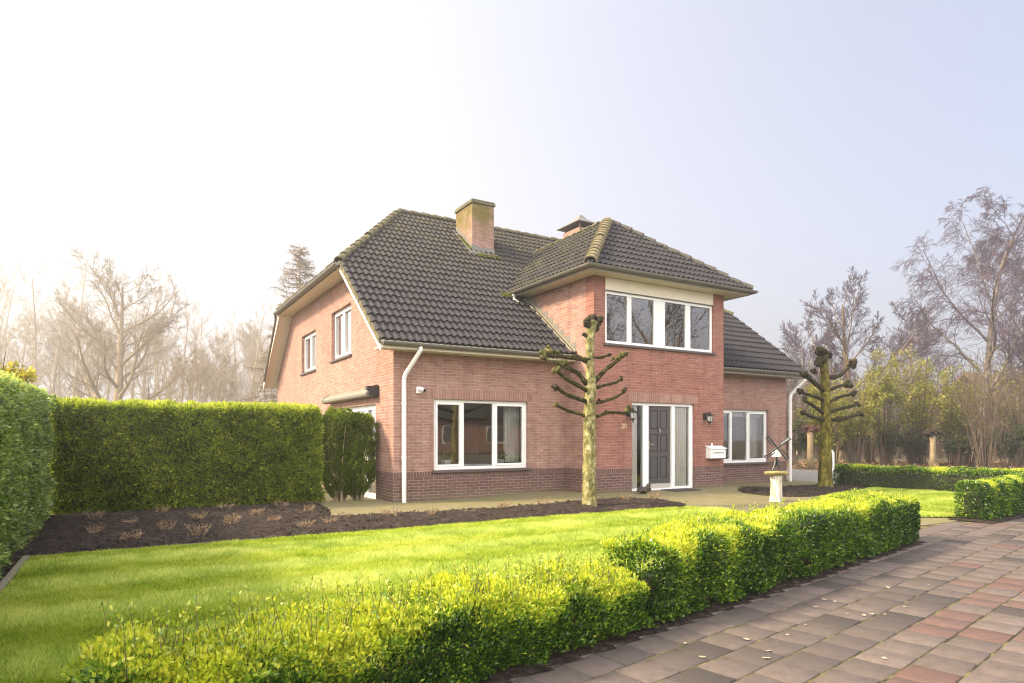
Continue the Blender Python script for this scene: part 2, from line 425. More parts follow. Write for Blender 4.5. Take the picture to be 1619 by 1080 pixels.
M_HOUSEPLANT = leaf_mat('house plant leaf', [(0.0, (0.08, 0.14, 0.04)), (1.0, (0.25, 0.35, 0.08))], 0.4, 0.3)
M_TAN = leaf_mat('dry tan leaf', [(0.0, (0.12, 0.08, 0.05)), (0.5, (0.33, 0.21, 0.12)), (1.0, (0.60, 0.43, 0.26))], 0.8, 0.2, tcol=(1, 1, 1))
M_LITTER = leaf_mat('fallen leaf', [(0.0, (0.20, 0.14, 0.08)), (0.5, (0.36, 0.30, 0.19)), (1.0, (0.48, 0.44, 0.34))], 0.8, 0.1, tcol=(1, 1, 1))
M_GRASSB = leaf_mat('grass blade', [(0.0, (0.06, 0.11, 0.012)), (0.45, (0.29, 0.40, 0.04)), (0.8, (0.46, 0.54, 0.09)), (1.0, (0.66, 0.66, 0.22))], 0.55, 0.4, 0.25)
M_HEDGECORE = simple('dark hedge light block', (0.035, 0.04, 0.02), 0.95, 0.4, 14)
M_TWIGCORE = simple('tan hedge stem', (0.15, 0.11, 0.06), 0.9, 0.3, 20)

def bark_mat(name, a, b_, c=None, scale=8, zs=0.35):
    m, nt, b = mat(name)
    tcn = nd(nt, 'ShaderNodeTexCoord'); mp = nd(nt, 'ShaderNodeMapping'); mp.inputs['Scale'].default_value = (1, 1, zs); nt.links.new(tcn.outputs['Object'], mp.inputs['Vector'])
    n = noise(nt, scale, 6, 0.7, mp.outputs[0])
    col = ramp(nt, n, [(0.34, a), (0.52, b_)] + ([(0.66, c)] if c else []))
    nt.links.new(col, b.inputs['Base Color']); b.inputs['Roughness'].default_value = 0.9; b.inputs['Specular IOR Level'].default_value = 0.2
    bump(nt, b, n, 0.7, 0.02)
    return m
M_MOSSBARK = bark_mat('moss covered bark', (0.022, 0.019, 0.007), (0.115, 0.10, 0.016), (0.26, 0.225, 0.055), 13, 0.6)
M_PALEBARK = bark_mat('lichen spotted lime bark', (0.035, 0.03, 0.014), (0.23, 0.205, 0.075), (0.48, 0.43, 0.25), 14, 0.6)
M_KNOB = bark_mat('dark pollard knob', (0.010, 0.008, 0.005), (0.034, 0.027, 0.014), (0.10, 0.085, 0.03), 22, 1)
M_KNOBGREEN = bark_mat('mossy pollard knob', (0.03, 0.027, 0.01), (0.10, 0.09, 0.025), (0.24, 0.215, 0.08), 22, 1)
M_BRANCH = bark_mat('dark mossy branch bark', (0.011, 0.009, 0.004), (0.036, 0.030, 0.010), (0.13, 0.115, 0.028), 16, 1)
M_OAKBARK = bark_mat('grey brown bark', (0.20, 0.15, 0.09), (0.32, 0.25, 0.16), None, 5)
M_FARBARK_PALED = bark_mat('far bark paled as by mist', (0.30, 0.235, 0.16), (0.42, 0.34, 0.24), None, 3)  # bark paled and warmed so the far trees look faded by mist
M_BIRCHBARK = bark_mat('birch bark', (0.06, 0.05, 0.045), (0.19, 0.155, 0.125), (0.33, 0.28, 0.23), 4, 1)
M_BIRCHTWIG = bark_mat('purple brown birch twig', (0.062, 0.045, 0.062), (0.125, 0.092, 0.115), None, 6)
M_TWIG = bark_mat('brown twig', (0.07, 0.05, 0.037), (0.135, 0.10, 0.072), None, 6)
M_TANSTEM = bark_mat('tan stem', (0.14, 0.10, 0.055), (0.29, 0.215, 0.125), None, 9)
M_POLETRUNK = bark_mat('smooth tan trunk', (0.19, 0.14, 0.08), (0.33, 0.255, 0.155), None, 5)
M_STUMP = bark_mat('whitish birch stump', (0.20, 0.19, 0.13), (0.62, 0.57, 0.47), (0.78, 0.74, 0.66), 9, 0.3)
M_SLAB = bark_mat('mossy stone slab', (0.20, 0.155, 0.10), (0.34, 0.29, 0.10), (0.42, 0.33, 0.2), 9, 1)

def lawn_mat():
    m, nt, b = mat('lawn turf')
    col = mixc(nt, noise(nt, 20, 5, 0.7), (0.12, 0.15, 0.012), (0.28, 0.32, 0.025))
    nt.links.new(col, b.inputs['Base Color']); b.inputs['Roughness'].default_value = 0.9
    bump(nt, b, noise(nt, 120, 3), 0.6, 0.02); return m
M_LAWN = lawn_mat()
def soil_mat():
    m, nt, b = mat('dark garden soil')
    n = noise(nt, 14, 6, 0.75)
    col = ramp(nt, n, [(0.3, (0.014, 0.0105, 0.009)), (0.5, (0.050, 0.038, 0.032)), (0.68, (0.14, 0.108, 0.09))])
    nt.links.new(col, b.inputs['Base Color']); b.inputs['Roughness'].default_value = 1; b.inputs['Specular IOR Level'].default_value = 0.15
    bump(nt, b, noise(nt, 30, 6, 0.75), 1.0, 0.06); return m
M_SOIL = soil_mat()
def path_mat():
    m, nt, b = mat('mossy concrete path')
    tcn = nd(nt, 'ShaderNodeTexCoord')
    t = nd(nt, 'ShaderNodeTexBrick', {'Color1': c4((0.20, 0.165, 0.10)), 'Color2': c4((0.165, 0.135, 0.075)), 'Mortar': c4((0.085, 0.08, 0.03)), 'Scale': 1.0,
                                     'Mortar Size': 0.006, 'Brick Width': 0.3, 'Row Height': 0.3, 'Mortar Smooth': 0.5})
    nt.links.new(tcn.outputs['Object'], t.inputs['Vector'])
    n = noise(nt, 1.3, 6, 0.7); n2 = noise(nt, 7, 6, 0.7)
    col = mixc(nt, maprange(nt, n, 0.38, 0.62, 0, 0.75), t.outputs['Color'], (0.15, 0.145, 0.035))
    col = mixc(nt, maprange(nt, n2, 0.5, 0.75, 0, 0.6), col, (0.25, 0.205, 0.135))
    nt.links.new(col, b.inputs['Base Color']); b.inputs['Roughness'].default_value = 0.95
    bump(nt, b, mth(nt, 'SUBTRACT', n2, t.outputs['Fac']), 0.4, 0.01); return m
M_PATH = path_mat()
def ground_mat():
    m, nt, b = mat('rough ground')
    n = noise(nt, 0.6, 8, 0.7)
    col = ramp(nt, n, [(0.3, (0.06, 0.07, 0.025)), (0.5, (0.11, 0.095, 0.05)), (0.7, (0.17, 0.12, 0.075))])
    nt.links.new(col, b.inputs['Base Color']); b.inputs['Roughness'].default_value = 1
    bump(nt, b, noise(nt, 9, 6, 0.7), 0.8, 0.08); return m
M_GROUND = ground_mat()
M_DRIVE = simple('grey driveway paving', (0.225, 0.21, 0.18), 0.9, 0.15, 2.0)
M_ROAD = simple('asphalt', (0.06, 0.06, 0.06), 0.9, 0.2, 3)
def paver_mat():
    m, nt, b = mat('concrete paver')
    at = nd(nt, 'ShaderNodeAttribute', attribute_name='tint')
    base = ramp(nt, at.outputs['Fac'], [(0.0, (0.062, 0.053, 0.050)), (0.3, (0.132, 0.104, 0.093)), (0.66, (0.170, 0.134, 0.120)), (0.74, (0.145, 0.093, 0.081)), (1.0, (0.142, 0.080, 0.070))])
    n = noise(nt, 9, 8, 0.85); n2 = noise(nt, 45, 5, 0.8); n3 = noise(nt, 1.1, 6, 0.75); n4 = noise(nt, 170, 3, 0.8)
    col = mixc(nt, maprange(nt, n, 0.42, 0.62, 0, 0.55), base, (0.062, 0.050, 0.042))
    col = mixc(nt, maprange(nt, n2, 0.55, 0.75, 0, 0.4), col, (0.19, 0.16, 0.14))
    col = mixc(nt, maprange(nt, n4, 0.6, 0.7, 0, 0.5), col, (0.035, 0.03, 0.026))
    col = mixc(nt, maprange(nt, n3, 0.55, 0.8, 0, 0.35), col, (0.085, 0.078, 0.035))
    nt.links.new(col, b.inputs['Base Color']); b.inputs['Roughness'].default_value = 0.85; b.inputs['Specular IOR Level'].default_value = 0.3
    bump(nt, b, n4, 0.3, 0.004); return m
M_PAVER = paver_mat()
def joint_mat():
    m, nt, b = mat('mossy paving joint')
    col = ramp(nt, noise(nt, 5, 5, 0.7), [(0.38, (0.022, 0.018, 0.013)), (0.5, (0.075, 0.065, 0.025)), (0.62, (0.17, 0.16, 0.04))])
    nt.links.new(col, b.inputs['Base Color']); b.inputs['Roughness'].default_value = 1
    bump(nt, b, noise(nt, 80, 4), 0.6, 0.01); return m
M_JOINT = joint_mat()
# ==================================================================== SETTING
def path_z(x, y):
    ss = lambda t: np.clip(t, 0, 1) ** 2 * (3 - 2 * np.clip(t, 0, 1))
    return 0.075 * ss((x - 1.0) / 3.5) * ss((9.6 - x) / 1.2) * ss((y + 3.6) / 2.0)
def grid(x0, x1, y0, y1, n, m, fz):
    xs = np.linspace(x0, x1, n); ys = np.linspace(y0, y1, m)
    X, Y = np.meshgrid(xs, ys, indexing='ij'); Z = fz(X.ravel(), Y.ravel())
    v = np.stack([X.ravel(), Y.ravel(), Z], -1)
    i = (np.arange(n - 1)[:, None] * m + np.arange(m - 1)[None]).ravel()
    return v, np.stack([i, i + m, i + m + 1, i + 1], -1)
def inpoly(px, py, poly):
    r = np.zeros(len(px), bool); n = len(poly)
    for k in range(n):
        (xa, ya), (xb, yb) = poly[k], poly[(k + 1) % n]
        c = ((ya > py) != (yb > py)) & (px < (xb - xa) * (py - ya) / ((yb - ya) if yb != ya else 1e-9) + xa)
        r ^= c
    return r
def polydist(px, py, poly):
    d = np.full(len(px), 1e9); n = len(poly)
    for k in range(n):
        a = np.array(poly[k]); b = np.array(poly[(k + 1) % n]); ab = b - a
        t = np.clip(((px - a[0]) * ab[0] + (py - a[1]) * ab[1]) / (ab @ ab), 0, 1)
        d = np.minimum(d, np.hypot(px - a[0] - t * ab[0], py - a[1] - t * ab[1]))
    return d
def smooth_poly(poly, it=2):
    p = np.array(poly, float)
    for _ in range(it):
        q = np.roll(p, -1, 0); p = np.stack([0.75 * p + 0.25 * q, 0.25 * p + 0.75 * q], 1).reshape(-1, 2)
    return [tuple(x) for x in p]

v, f = grid(-170, 170, -170, 170, 60, 60, lambda x, y: np.full(len(x), -0.06))
tag(link('ground', fast_mesh('ground', [(v, f, 0, None)]), M_GROUND), kind='structure')
v, f = grid(-2.0, 13.0, -7.3, 0.9, 90, 60, lambda x, y: path_z(x, y))
tag(link('garden_path', fast_mesh('garden_path', [(v, f, 0, None)]), M_PATH), kind='structure')
dm = MB(); dm.poly([(12.55, -1.0, -0.012), (12.55, -1.6, -0.012), (13.2, -9.0, -0.012), (19, -8.2, -0.012), (19.5, 24, -0.012), (9.5, 24, -0.012), (12.55, 12, -0.012)])
tag(dm.build('driveway', M_DRIVE), kind='structure')

# lawns: turf sheet + real blades
LAWN1 = [(-5.56, -3.74), (-2, -3.74), (1.0, -3.7), (3.6, -3.68), (4.45, -3.8), (4.75, -4.3), (4.55, -5.0), (4.1, -5.5), (3.7, -6.3), (3.6, -7.8), (0, -8.5), (-3.0, -9.15), (-5.0, -9.6), (-5.56, -9.7)]
LAWN2 = smooth_poly([(6.5, -7.15), (6.55, -5.2), (7.3, -4.2), (9.0, -3.55), (11.2, -3.2), (12.25, -2.9), (12.4, -6.9), (9.0, -7.0)], 1)
def lawn(name, poly):
    p = np.array(poly); m = MB(); m.poly([(x, y, 0.016 + float(path_z(x, y))) for x, y in poly])
    return tag(m.build(name, M_LAWN), kind='structure')
lawn('lawn', LAWN1); lawn('lawn', LAWN2)
def blades(name, poly, n, seed, near):
    rng = np.random.default_rng(seed); p = np.array(poly)
    lo, hi = p.min(0), p.max(0)
    q = rng.uniform(lo, hi, (n * 3, 2)); q = q[inpoly(q[:, 0], q[:, 1], poly)]
    dist = np.hypot(q[:, 0] - CAMP[0], q[:, 1] - CAMP[1])
    keep = rng.random(len(q)) < np.clip((near / dist) ** 1.2, 0, 1); q = q[keep]; dist = dist[keep]; k = len(q)
    P3 = np.column_stack([q, np.zeros(k)])
    patch = vnoise(P3 * 1.1, 5); fine = vnoise(P3 * 6, 6)
    band = np.sin(q[:, 1] * 2 * np.pi / 1.15 + 1.6 * vnoise(P3 * 0.6, 3)) * (0.35 + 0.9 * vnoise(P3 * 1.7, 13))           # mown up and down in strips
    h = rng.uniform(0.022, 0.05, k) * (0.8 + 0.5 * fine); wd = rng.uniform(0.0025, 0.005, k) * np.clip(dist / 5, 1, 2.6)
    a = rng.uniform(0, 2 * np.pi, k)
    lean = np.stack([rng.normal(0, 0.5, k), rng.normal(0, 0.35, k) + 0.9 * np.clip(band * 2, -1, 1), np.zeros(k)], -1)
    z0 = 0.014 + path_z(q[:, 0], q[:, 1])
    b = np.column_stack([q, z0]); s = np.stack([np.cos(a), np.sin(a), np.zeros(k)], -1)
    tip = b + lean * h[:, None] + np.array([0, 0, 1]) * h[:, None]
    v = np.stack([b - s * wd[:, None], b + s * wd[:, None], tip], 1).reshape(-1, 3)
    p2 = vnoise(P3 * 2.7, 8); t = np.clip(0.66 + 0.28 * (patch - 0.5) + 0.25 * (p2 - 0.5) + 0.35 * (fine - 0.5) + rng.normal(0, 0.22, k), 0, 1)
    return tag(link(name, fast_mesh(name, [(v, np.arange(3 * k).reshape(-1, 3), 0, np.repeat(t, 3))]), M_GRASSB),
               'short mown bright green grass of the front lawn' if seed == 1 else 'short grass on the small lawn between low hedges and pole trees', 'grass', kind='stuff')
blades('grass', LAWN1, 330000, 1, 5.5)
blades('grass', LAWN2, 160000, 2, 9.0)

# beds of bare soil
BED1 = [(-7.0, 0.9), (-1.9, 0.95), (-1.35, 0.45), (-1.5, -0.8), (-1.75, -1.75), (-1.0, -1.82), (0.5, -1.92), (1.7, -2.02), (3.0, -1.95), (4.2, -2.15), (4.85, -2.7), (4.9, -3.25), (4.4, -3.66), (1.0, -3.68), (-5.62, -3.72), (-5.64, -10.2), (-7.0, -10.2)]
BED2 = smooth_poly([(7.4, -2.5), (8.2, -1.7), (9.6, -1.35), (11.2, -1.5), (12.3, -2.0), (12.4, -2.9), (11.0, -3.25), (9.2, -3.55), (8.0, -3.5)], 2)
def bed(name, poly, res, seed, amp=0.085):
    p = np.array(poly); lo, hi = p.min(0), p.max(0)
    n = int((hi[0] - lo[0]) / res) + 2; m = int((hi[1] - lo[1]) / res) + 2
    def fz(x, y):
        P = np.column_stack([x, y, np.zeros(len(x))])
        ins = np.where(inpoly(x, y, poly), 1, -1) * polydist(x, y, poly)
        e = np.clip(ins / 0.12, -1, 1)
        return path_z(x, y) + 0.014 * e + 0.006 + np.clip(ins / 0.3, 0, 1) * amp * (0.55 * vnoise(P * 3.5, seed) + 0.5 * vnoise(P * 11, seed + 1) + 0.3 * vnoise(P * 26, seed + 2) - 0.35)
    v, f = grid(lo[0] - 0.1, hi[0] + 0.1, lo[1] - 0.1, hi[1] + 0.1, n, m, fz)
    cx_ = v[f].mean(1); ok = inpoly(cx_[:, 0], cx_[:, 1], poly); f = f[ok]
    used = np.unique(f); idx = np.zeros(len(v), int); idx[used] = np.arange(len(used))
    return tag(link(name, fast_mesh(name, [(v[used], idx[f], 0, None)]), M_SOIL, smooth=True), kind='structure')
bed('flower_bed', BED1, 0.04, 11); bed('flower_bed', BED2, 0.05, 17)
# soil strips at the foot of the clipped hedges
def fl(x): return -9.43 + 0.193 * (x + 2.84)            # front line of the front hedge
STRIP = [(-5.3, fl(-5.3) - 0.05), (0, fl(0) - 0.07), (4.1, fl(4.1) - 0.06), (4.15, fl(4.15) + 0.62), (0, fl(0) + 0.62), (-5.3, fl(-5.3) + 0.62)]
bed('flower_bed', STRIP, 0.05, 23, 0.035)
bed('flower_bed', [(6.75, -7.78), (13.0, -7.15), (13.0, -6.5), (6.75, -7.12)], 0.06, 29, 0.03)

def crumbs(name, poly, n, seed, label):
    rng = np.random.default_rng(seed); p = np.array(poly); q = rng.uniform(p.min(0), p.max(0), (n * 2, 2)); q = q[inpoly(q[:, 0], q[:, 1], poly)][:n]; k = len(q)
    P = np.column_stack([q, path_z(q[:, 0], q[:, 1]) + rng.uniform(0.015, 0.05, k)]); r = rng.uniform(0.006, 0.026, k)
    oc = np.array([[1, 0, 0], [0, 1, 0], [-1, 0, 0], [0, -1, 0], [0, 0, 0.7], [0, 0, -0.7]]); v = P[:, None] + oc[None] * r[:, None, None] * rng.uniform(0.6, 1.4, (k, 6, 1))
    f = np.array([[0, 1, 4], [1, 2, 4], [2, 3, 4], [3, 0, 4], [1, 0, 5], [2, 1, 5], [3, 2, 5], [0, 3, 5]]); f = (np.arange(k)[:, None, None] * 6 + f[None]).reshape(-1, 3)
    return tag(link(name, fast_mesh(name, [(v.reshape(-1, 3), f, 0, None)]), M_SOIL), label, 'soil crumbs', kind='stuff')
crumbs('soil_crumbs', BED1, 9000, 71, 'loose dark soil crumbs on the planting bed before the tall hedge'); crumbs('soil_crumbs', BED2, 1500, 72, 'loose dark soil crumbs round the right pollarded tree')

# pavement of loose concrete pavers, laid in running bond along the street
PA = R(10); PD = np.array([math.cos(PA), math.sin(PA)]); PN = np.array([-math.sin(PA), math.cos(PA)])
def pavement():
    rng = np.random.default_rng(4); V = []; F = []; T = []; k = 0
    row = 0; nn = -7.75
    while nn > -13.4:
        wdt = 0.270; ln = 0.288; off = (row % 2) * ln / 2 + rng.normal(0, 0.01)
        for j in range(-22, 75):
            a0 = j * ln + off; a1 = a0 + ln - rng.uniform(0.006, 0.013)
            n1 = nn - rng.uniform(0.004, 0.011); n0 = nn - wdt + rng.uniform(0.004, 0.011)
            c = PD * (a0 + a1) / 2 + PN * (n0 + n1) / 2
            if c[0] > 3.6 and c[1] > -7.42: continue
            if c[0] < 3.6 and c[1] > fl(c[0]) + 0.2: continue
            b = 0.004; zt = 0.0 + rng.normal(0, 0.0012); tl = rng.normal(0, 0.0007, 2)
            def P(a, n, z): q = PD * a + PN * n; return (q[0], q[1], z)
            zz = lambda a, n: zt + tl[0] * (1 if a > (a0 + a1) / 2 else -1) + tl[1] * (1 if n > (n0 + n1) / 2 else -1)
            o = [(a0, n0), (a1, n0), (a1, n1), (a0, n1)]; i_ = [(a0 + b, n0 + b), (a1 - b, n0 + b), (a1 - b, n1 - b), (a0 + b, n1 - b)]
            V += [P(a, n, -0.05) for a, n in o] + [P(a, n, zz(a, n) - b * 0.8) for a, n in o] + [P(a, n, zz(a, n)) for a, n in i_]
            F += [[k + s_, k + (s_ + 1) % 4, k + 4 + (s_ + 1) % 4, k + 4 + s_] for s_ in range(4)]
            F += [[k + 4 + s_, k + 4 + (s_ + 1) % 4, k + 8 + (s_ + 1) % 4, k + 8 + s_] for s_ in range(4)] + [[k + 8, k + 9, k + 10, k + 11]]
            near = nn > -9.7
            red = rng.random() < (0.05 if near else 0.27)
            t = rng.uniform(0.75, 1) if red else (rng.uniform(0.1, 0.45) if near else rng.uniform(0.25, 0.68))
            if rng.random() < 0.05: t = 0.0
            T += [t] * 12; k += 12
        row += 1; nn -= wdt
    return tag(link('pavement', fast_mesh('pavement', [(np.array(V), np.array(F), 0, np.array(T))]), M_PAVER), kind='structure')
pavement()
jm = MB(); q = [PD * -7.5 + PN * -7.6, PD * -7.5 + PN * -13.6, PD * 24 + PN * -13.6, PD * 24 + PN * -7.6]
jm.poly([(x[0], x[1], -0.006) for x in q]); tag(jm.build('pavement_bed', M_JOINT), kind='structure')
rd = MB(); q = [PD * -60 + PN * -13.7, PD * -60 + PN * -20, PD * 70 + PN * -20, PD * 70 + PN * -13.7]
rd.poly([(x[0], x[1], -0.04) for x in q]); tag(rd.build('road', M_ROAD), kind='structure')
# concrete edging of the lawn
eb = MB(); eb.box(-5.64, -9.6, -0.05, -5.575, -3.72, 0.045)
eb.build('lawn_edging', M_CONC, bevel=0.008); tag(bpy.data.objects['lawn_edging'], 'pale concrete edging strip along the left side of the lawn', 'edging')
eb = MB(); eb.box(-5.575, -3.745, -0.05, -3.2, -3.715, 0.035)
tag(eb.build('lawn_edging', M_CONC, bevel=0.006), 'thin edging between the left lawn corner and the dark soil', 'edging')
# ==================================================================== HOUSE
house = empty('brick_house', (0, 0, 0), 'red brick house with a dark tiled half hipped roof and a two storey entrance bay', 'house')
HX, HY = 12.43, 11.74                 # length of the front, depth
RK, RZ0 = 0.771, 3.55                 # main roof: z = RZ0 + RK*y
RYM = HY / 2; RZM = RZ0 + RK * RYM    # ridge
BX0, BX1, BY = 4.28, 8.45, -1.09      # entrance bay
GE = 2.40                             # y where the half hip starts on the verge
GEZ = RZ0 + RK * GE
OV = 0.42                             # verge overhang
BEX0, BEX1, BEY, BEZ = 3.84, 9.0, -1.52, 5.04; BK = 0.80   # bay eaves
BXM = (BEX0 + BEX1) / 2; BHW = (BEX1 - BEX0) / 2; BRZ = BEZ + BK * BHW

def wall_with_holes(name, u0, u1, z0, z1, holes, to3, th, m, clips=()):
    us = sorted({u0, u1, *[h[0] for h in holes], *[h[1] for h in holes]}); zs = sorted({z0, z1, *[h[2] for h in holes], *[h[3] for h in holes]})
    solid = {}
    for i in range(len(us) - 1):
        for j in range(len(zs) - 1):
            cu = (us[i] + us[i + 1]) / 2; cz = (zs[j] + zs[j + 1]) / 2
            solid[i, j] = not any(h[0] < cu < h[1] and h[2] < cz < h[3] for h in holes)
    bm = bmesh.new(); cache = {}
    def vt(u, d, z):
        key = (round(u, 5), d, round(z, 5))
        if key not in cache: cache[key] = bm.verts.new(to3(u, d, z))
        return cache[key]
    for (i, j), s in solid.items():
        if not s: continue
        a, b, c, d = us[i], us[i + 1], zs[j], zs[j + 1]
        bm.faces.new([vt(a, 0, c), vt(b, 0, c), vt(b, 0, d), vt(a, 0, d)]); bm.faces.new([vt(a, th, c), vt(a, th, d), vt(b, th, d), vt(b, th, c)])
        for di, dj, p, q in ((-1, 0, (a, c), (a, d)), (1, 0, (b, c), (b, d)), (0, -1, (a, c), (b, c)), (0, 1, (a, d), (b, d))):
            if not solid.get((i + di, j + dj), False):
                bm.faces.new([vt(p[0], 0, p[1]), vt(q[0], 0, q[1]), vt(q[0], th, q[1]), vt(p[0], th, p[1])])
    bmesh.ops.recalc_face_normals(bm, faces=bm.faces)
    for co, no in clips:
        bmesh.ops.bisect_plane(bm, geom=bm.verts[:] + bm.edges[:] + bm.faces[:], plane_co=co, plane_no=no, clear_outer=True)
    me = bpy.data.meshes.new(name); bm.to_mesh(me); bm.free()
    return link(name, me, m, house)
FRONT = lambda y0: (lambda u, d, z: (u, y0 + d, z))
LEFT = lambda x0: (lambda u, d, z: (x0 + d, u, z))

W_LIV = (0.894, 3.23, 0.634, 2.142); W_RIGHT = (9.33, 11.612, 0.595, 2.113)
W_UP = (4.60, 8.06, 3.455, 4.94); D_FRONT = (5.39, 7.411, -0.05, 2.145)
G_1 = (6.30, 8.03, 3.28, 4.43); G_2 = (2.89, 4.63, 3.34, 4.60); G_P = (1.09, 3.62, -0.05, 2.06)

wall_with_holes('wall', 0, BX0, -0.06, 3.34, [W_LIV], FRONT(0), 0.3, M_BRICK)
wall_with_holes('wall', BX1, HX, -0.06, 3.34, [W_RIGHT], FRONT(0), 0.3, M_BRICK)
wall_with_holes('wall', BX0, BX1, -0.06, 4.97, [W_UP, D_FRONT], FRONT(BY), 0.3, M_BRICK_RED)
wall_with_holes('wall', BY + 0.3, 2.4, -0.06, 4.97, [], LEFT(BX0), 0.3, M_BRICK)
wall_with_holes('wall', BY + 0.3, 2.4, -0.06, 4.97, [], LEFT(BX1 - 0.3), 0.3, M_BRICK)
gc = [((0, 0, RZ0 - 0.1), (0, -RK, 1)), ((0, HY, RZ0 - 0.1), (0, RK, 1))]
wall_with_holes('wall', 0.3, HY, -0.06, 5.27, [G_1, G_2, G_P], LEFT(0), 0.3, M_BRICK, gc)
wall_with_holes('wall', 0.3, HY, -0.06, 5.27, [], LEFT(HX - 0.3), 0.3, M_BRICK, gc)
wall_with_holes('wall', 0.3, HX - 0.3, -0.06, 3.34, [], FRONT(HY - 0.3), 0.3, M_BRICK)
# soldier courses over the openings, 3 mm proud
for (x0, x1, z, y) in ((W_LIV[0] - 0.12, W_LIV[1] + 0.12, W_LIV[3] + 0.004, 0), (W_RIGHT[0] - 0.1, W_RIGHT[1] + 0.1, W_RIGHT[3] + 0.004, 0), (D_FRONT[0] - 0.1, D_FRONT[1] + 0.1, D_FRONT[3] + 0.004, BY)):
    MB().box(x0, y - 0.003, z, x1, y + 0.05, z + 0.21).build('lintel', M_LINTEL, house)

# floors, ceilings and partitions (seen only through the panes)
m = MB(); m.box(0.31, 0.31, 0.0, HX - 0.31, HY - 0.31, 0.03); m.box(BX0 + 0.31, BY + 0.31, 0.0, BX1 - 0.31, 0.30, 0.03); m.build('floor', M_FLOORW, house)
m = MB(); m.box(0.31, 0.31, 2.62, HX - 0.31, HY - 0.31, 2.78); m.box(BX0 + 0.31, BY + 0.31, 2.62, BX1 - 0.31, 0.30, 2.78)
m.build('ceiling', M_ROOM, house)
m = MB(); m.box(0.31, 4.6, 0.04, HX - 0.31, 4.7, 2.6); m.box(4.3, 0.31, 0.04, 4.4, 4.5, 2.6); m.box(8.35, 0.31, 0.04, 8.45, 4.5, 2.6)
m.box(4.6, 2.42, 2.8, 8.13, 2.5, 4.9); m.box(2.6, 2.6, 2.8, 2.7, 9.2, 4.9)
m.build('partition', M_ROOM, house)

# ---- tiled slopes
def clip_bm(bm, planes):
    for co, no in planes:
        bmesh.ops.bisect_plane(bm, geom=bm.verts[:] + bm.edges[:] + bm.faces[:], plane_co=co, plane_no=no, clear_outer=True)
def tile_slope(name, o, e, wlen, slope, inward, planes, m, parent=house):
    """o eave start, e eave direction (unit, horizontal), inward horizontal direction up the slope, slope dz per metre"""
    o = np.array(o, float); e = np.array(e, float); h = np.array(inward, float)
    u = nrm(h + np.array([0, 0, slope])); n = np.cross(e, u)
    if n[2] < 0: n = -n
    TW, TH = 0.155, 0.325
    run = wlen[1]; ns = int(run / TH) + 1; nt = int(wlen[0] / TW) + 1
    t = np.array([0, .12, .25, .38, .5, .62, .75, .88])
    prof = 0.042 * (0.5 + 0.5 * np.cos(2 * np.pi * (t - 0.5 + 0.06 * np.sin(2 * np.pi * t)))) ** 1.3
    a = ((np.arange(nt)[:, None] + t[None]) * TW).ravel(); pr = np.tile(prof, nt); k = len(a)
    rng = np.random.default_rng(int(abs(o[0] * 100 + o[1] * 10)) + 3)
    V = []; F = []; base = 0
    for i in range(ns):
        jit = np.repeat(rng.normal(0, 0.0035, nt // 2 + 1), 16)[:k]; jv = np.repeat(rng.normal(0, 0.004, nt // 2 + 1), 16)[:k]
        s0 = i * TH; s1 = (i + 1) * TH + 0.03
        rows = [(s0 + 0.004, pr + 0.006), (s0 + jv, pr + 0.044 + jit), (np.full(k, s1), pr + 0.004 + jit * 0)]
        for s_, hh in rows:
            s_ = np.broadcast_to(s_, k)
            V.append(o + np.outer(a, e) + np.outer(s_, u) + np.outer(hh, n))
        for r in range(2):
            q = base + r * k + np.arange(k - 1); F.append(np.stack([q, q + 1, q + k + 1, q + k], -1))
        base += 3 * k
    V = np.vstack(V); F = np.vstack(F)
    bm = bmesh.new(); vs = [bm.verts.new(x) for x in V.tolist()]
    for q in F.tolist(): bm.faces.new([vs[i] for i in q])
    clip_bm(bm, planes)
    bmesh.ops.recalc_face_normals(bm, faces=bm.faces)
    me = bpy.data.meshes.new(name); bm.to_mesh(me); bm.free()
    return link(name, me, m, parent)
def vplane(p, q, keep):
    """vertical plane through plan points p,q; 'keep' is a plan point on the kept side"""
    d = np.array(q, float) - np.array(p, float); n = np.array([-d[1], d[0]])
    if (np.array(keep, float) - np.array(p, float)) @ n > 0: n = -n
    return ((p[0], p[1], 0), (n[0], n[1], 0))
EX0, EX1 = -OV - 0.02, HX + OV + 0.02
EY = -0.42; EZ = RZ0 + RK * EY
HIPX = 2.38                                                        # plan length of the half hip
SL = math.hypot(1, RK) * (RYM - EY) + 0.02
hipL = vplane((EX0, GE), (EX0 + HIPX + 0.42, RYM), (5, 2)); hipR = vplane((EX1, GE), (EX1 - HIPX - 0.42, RYM), (7, 2))
mo = (EX0, EY, EZ)
ridge_cut = ((0, RYM, 0), (0, 1, 0))
tile_slope('roof', mo, (1, 0, 0), (EX1 - EX0 + 0.1, SL), RK, (0, 1, 0), [ridge_cut, hipL, ((BX0, 0, 0), (1, 0, 0)), ((EX0, 0, 0), (-1, 0, 0))], M_TILE)
tile_slope('roof', mo, (1, 0, 0), (EX1 - EX0 + 0.1, SL), RK, (0, 1, 0), [ridge_cut, hipR, ((BX1, 0, 0), (-1, 0, 0)), ((EX1, 0, 0), (1, 0, 0))], M_TILE_CLEAN)
vy = lambda z: (z - RZ0) / RK
for s in (0, 1):
    pl = [ridge_cut, ((BX0 if s == 0 else BX1, 0, 0), (-1 if s == 0 else 1, 0, 0)), ((BXM, 0, 0), (1 if s == 0 else -1, 0, 0)),
          vplane((BEX0 if s == 0 else BEX1, vy(BEZ) - 0.12), (BXM, vy(BRZ) - 0.12), (BXM, 5.8))]
    tile_slope('roof', mo, (1, 0, 0), (EX1 - EX0 + 0.1, SL), RK, (0, 1, 0), pl, M_TILE)
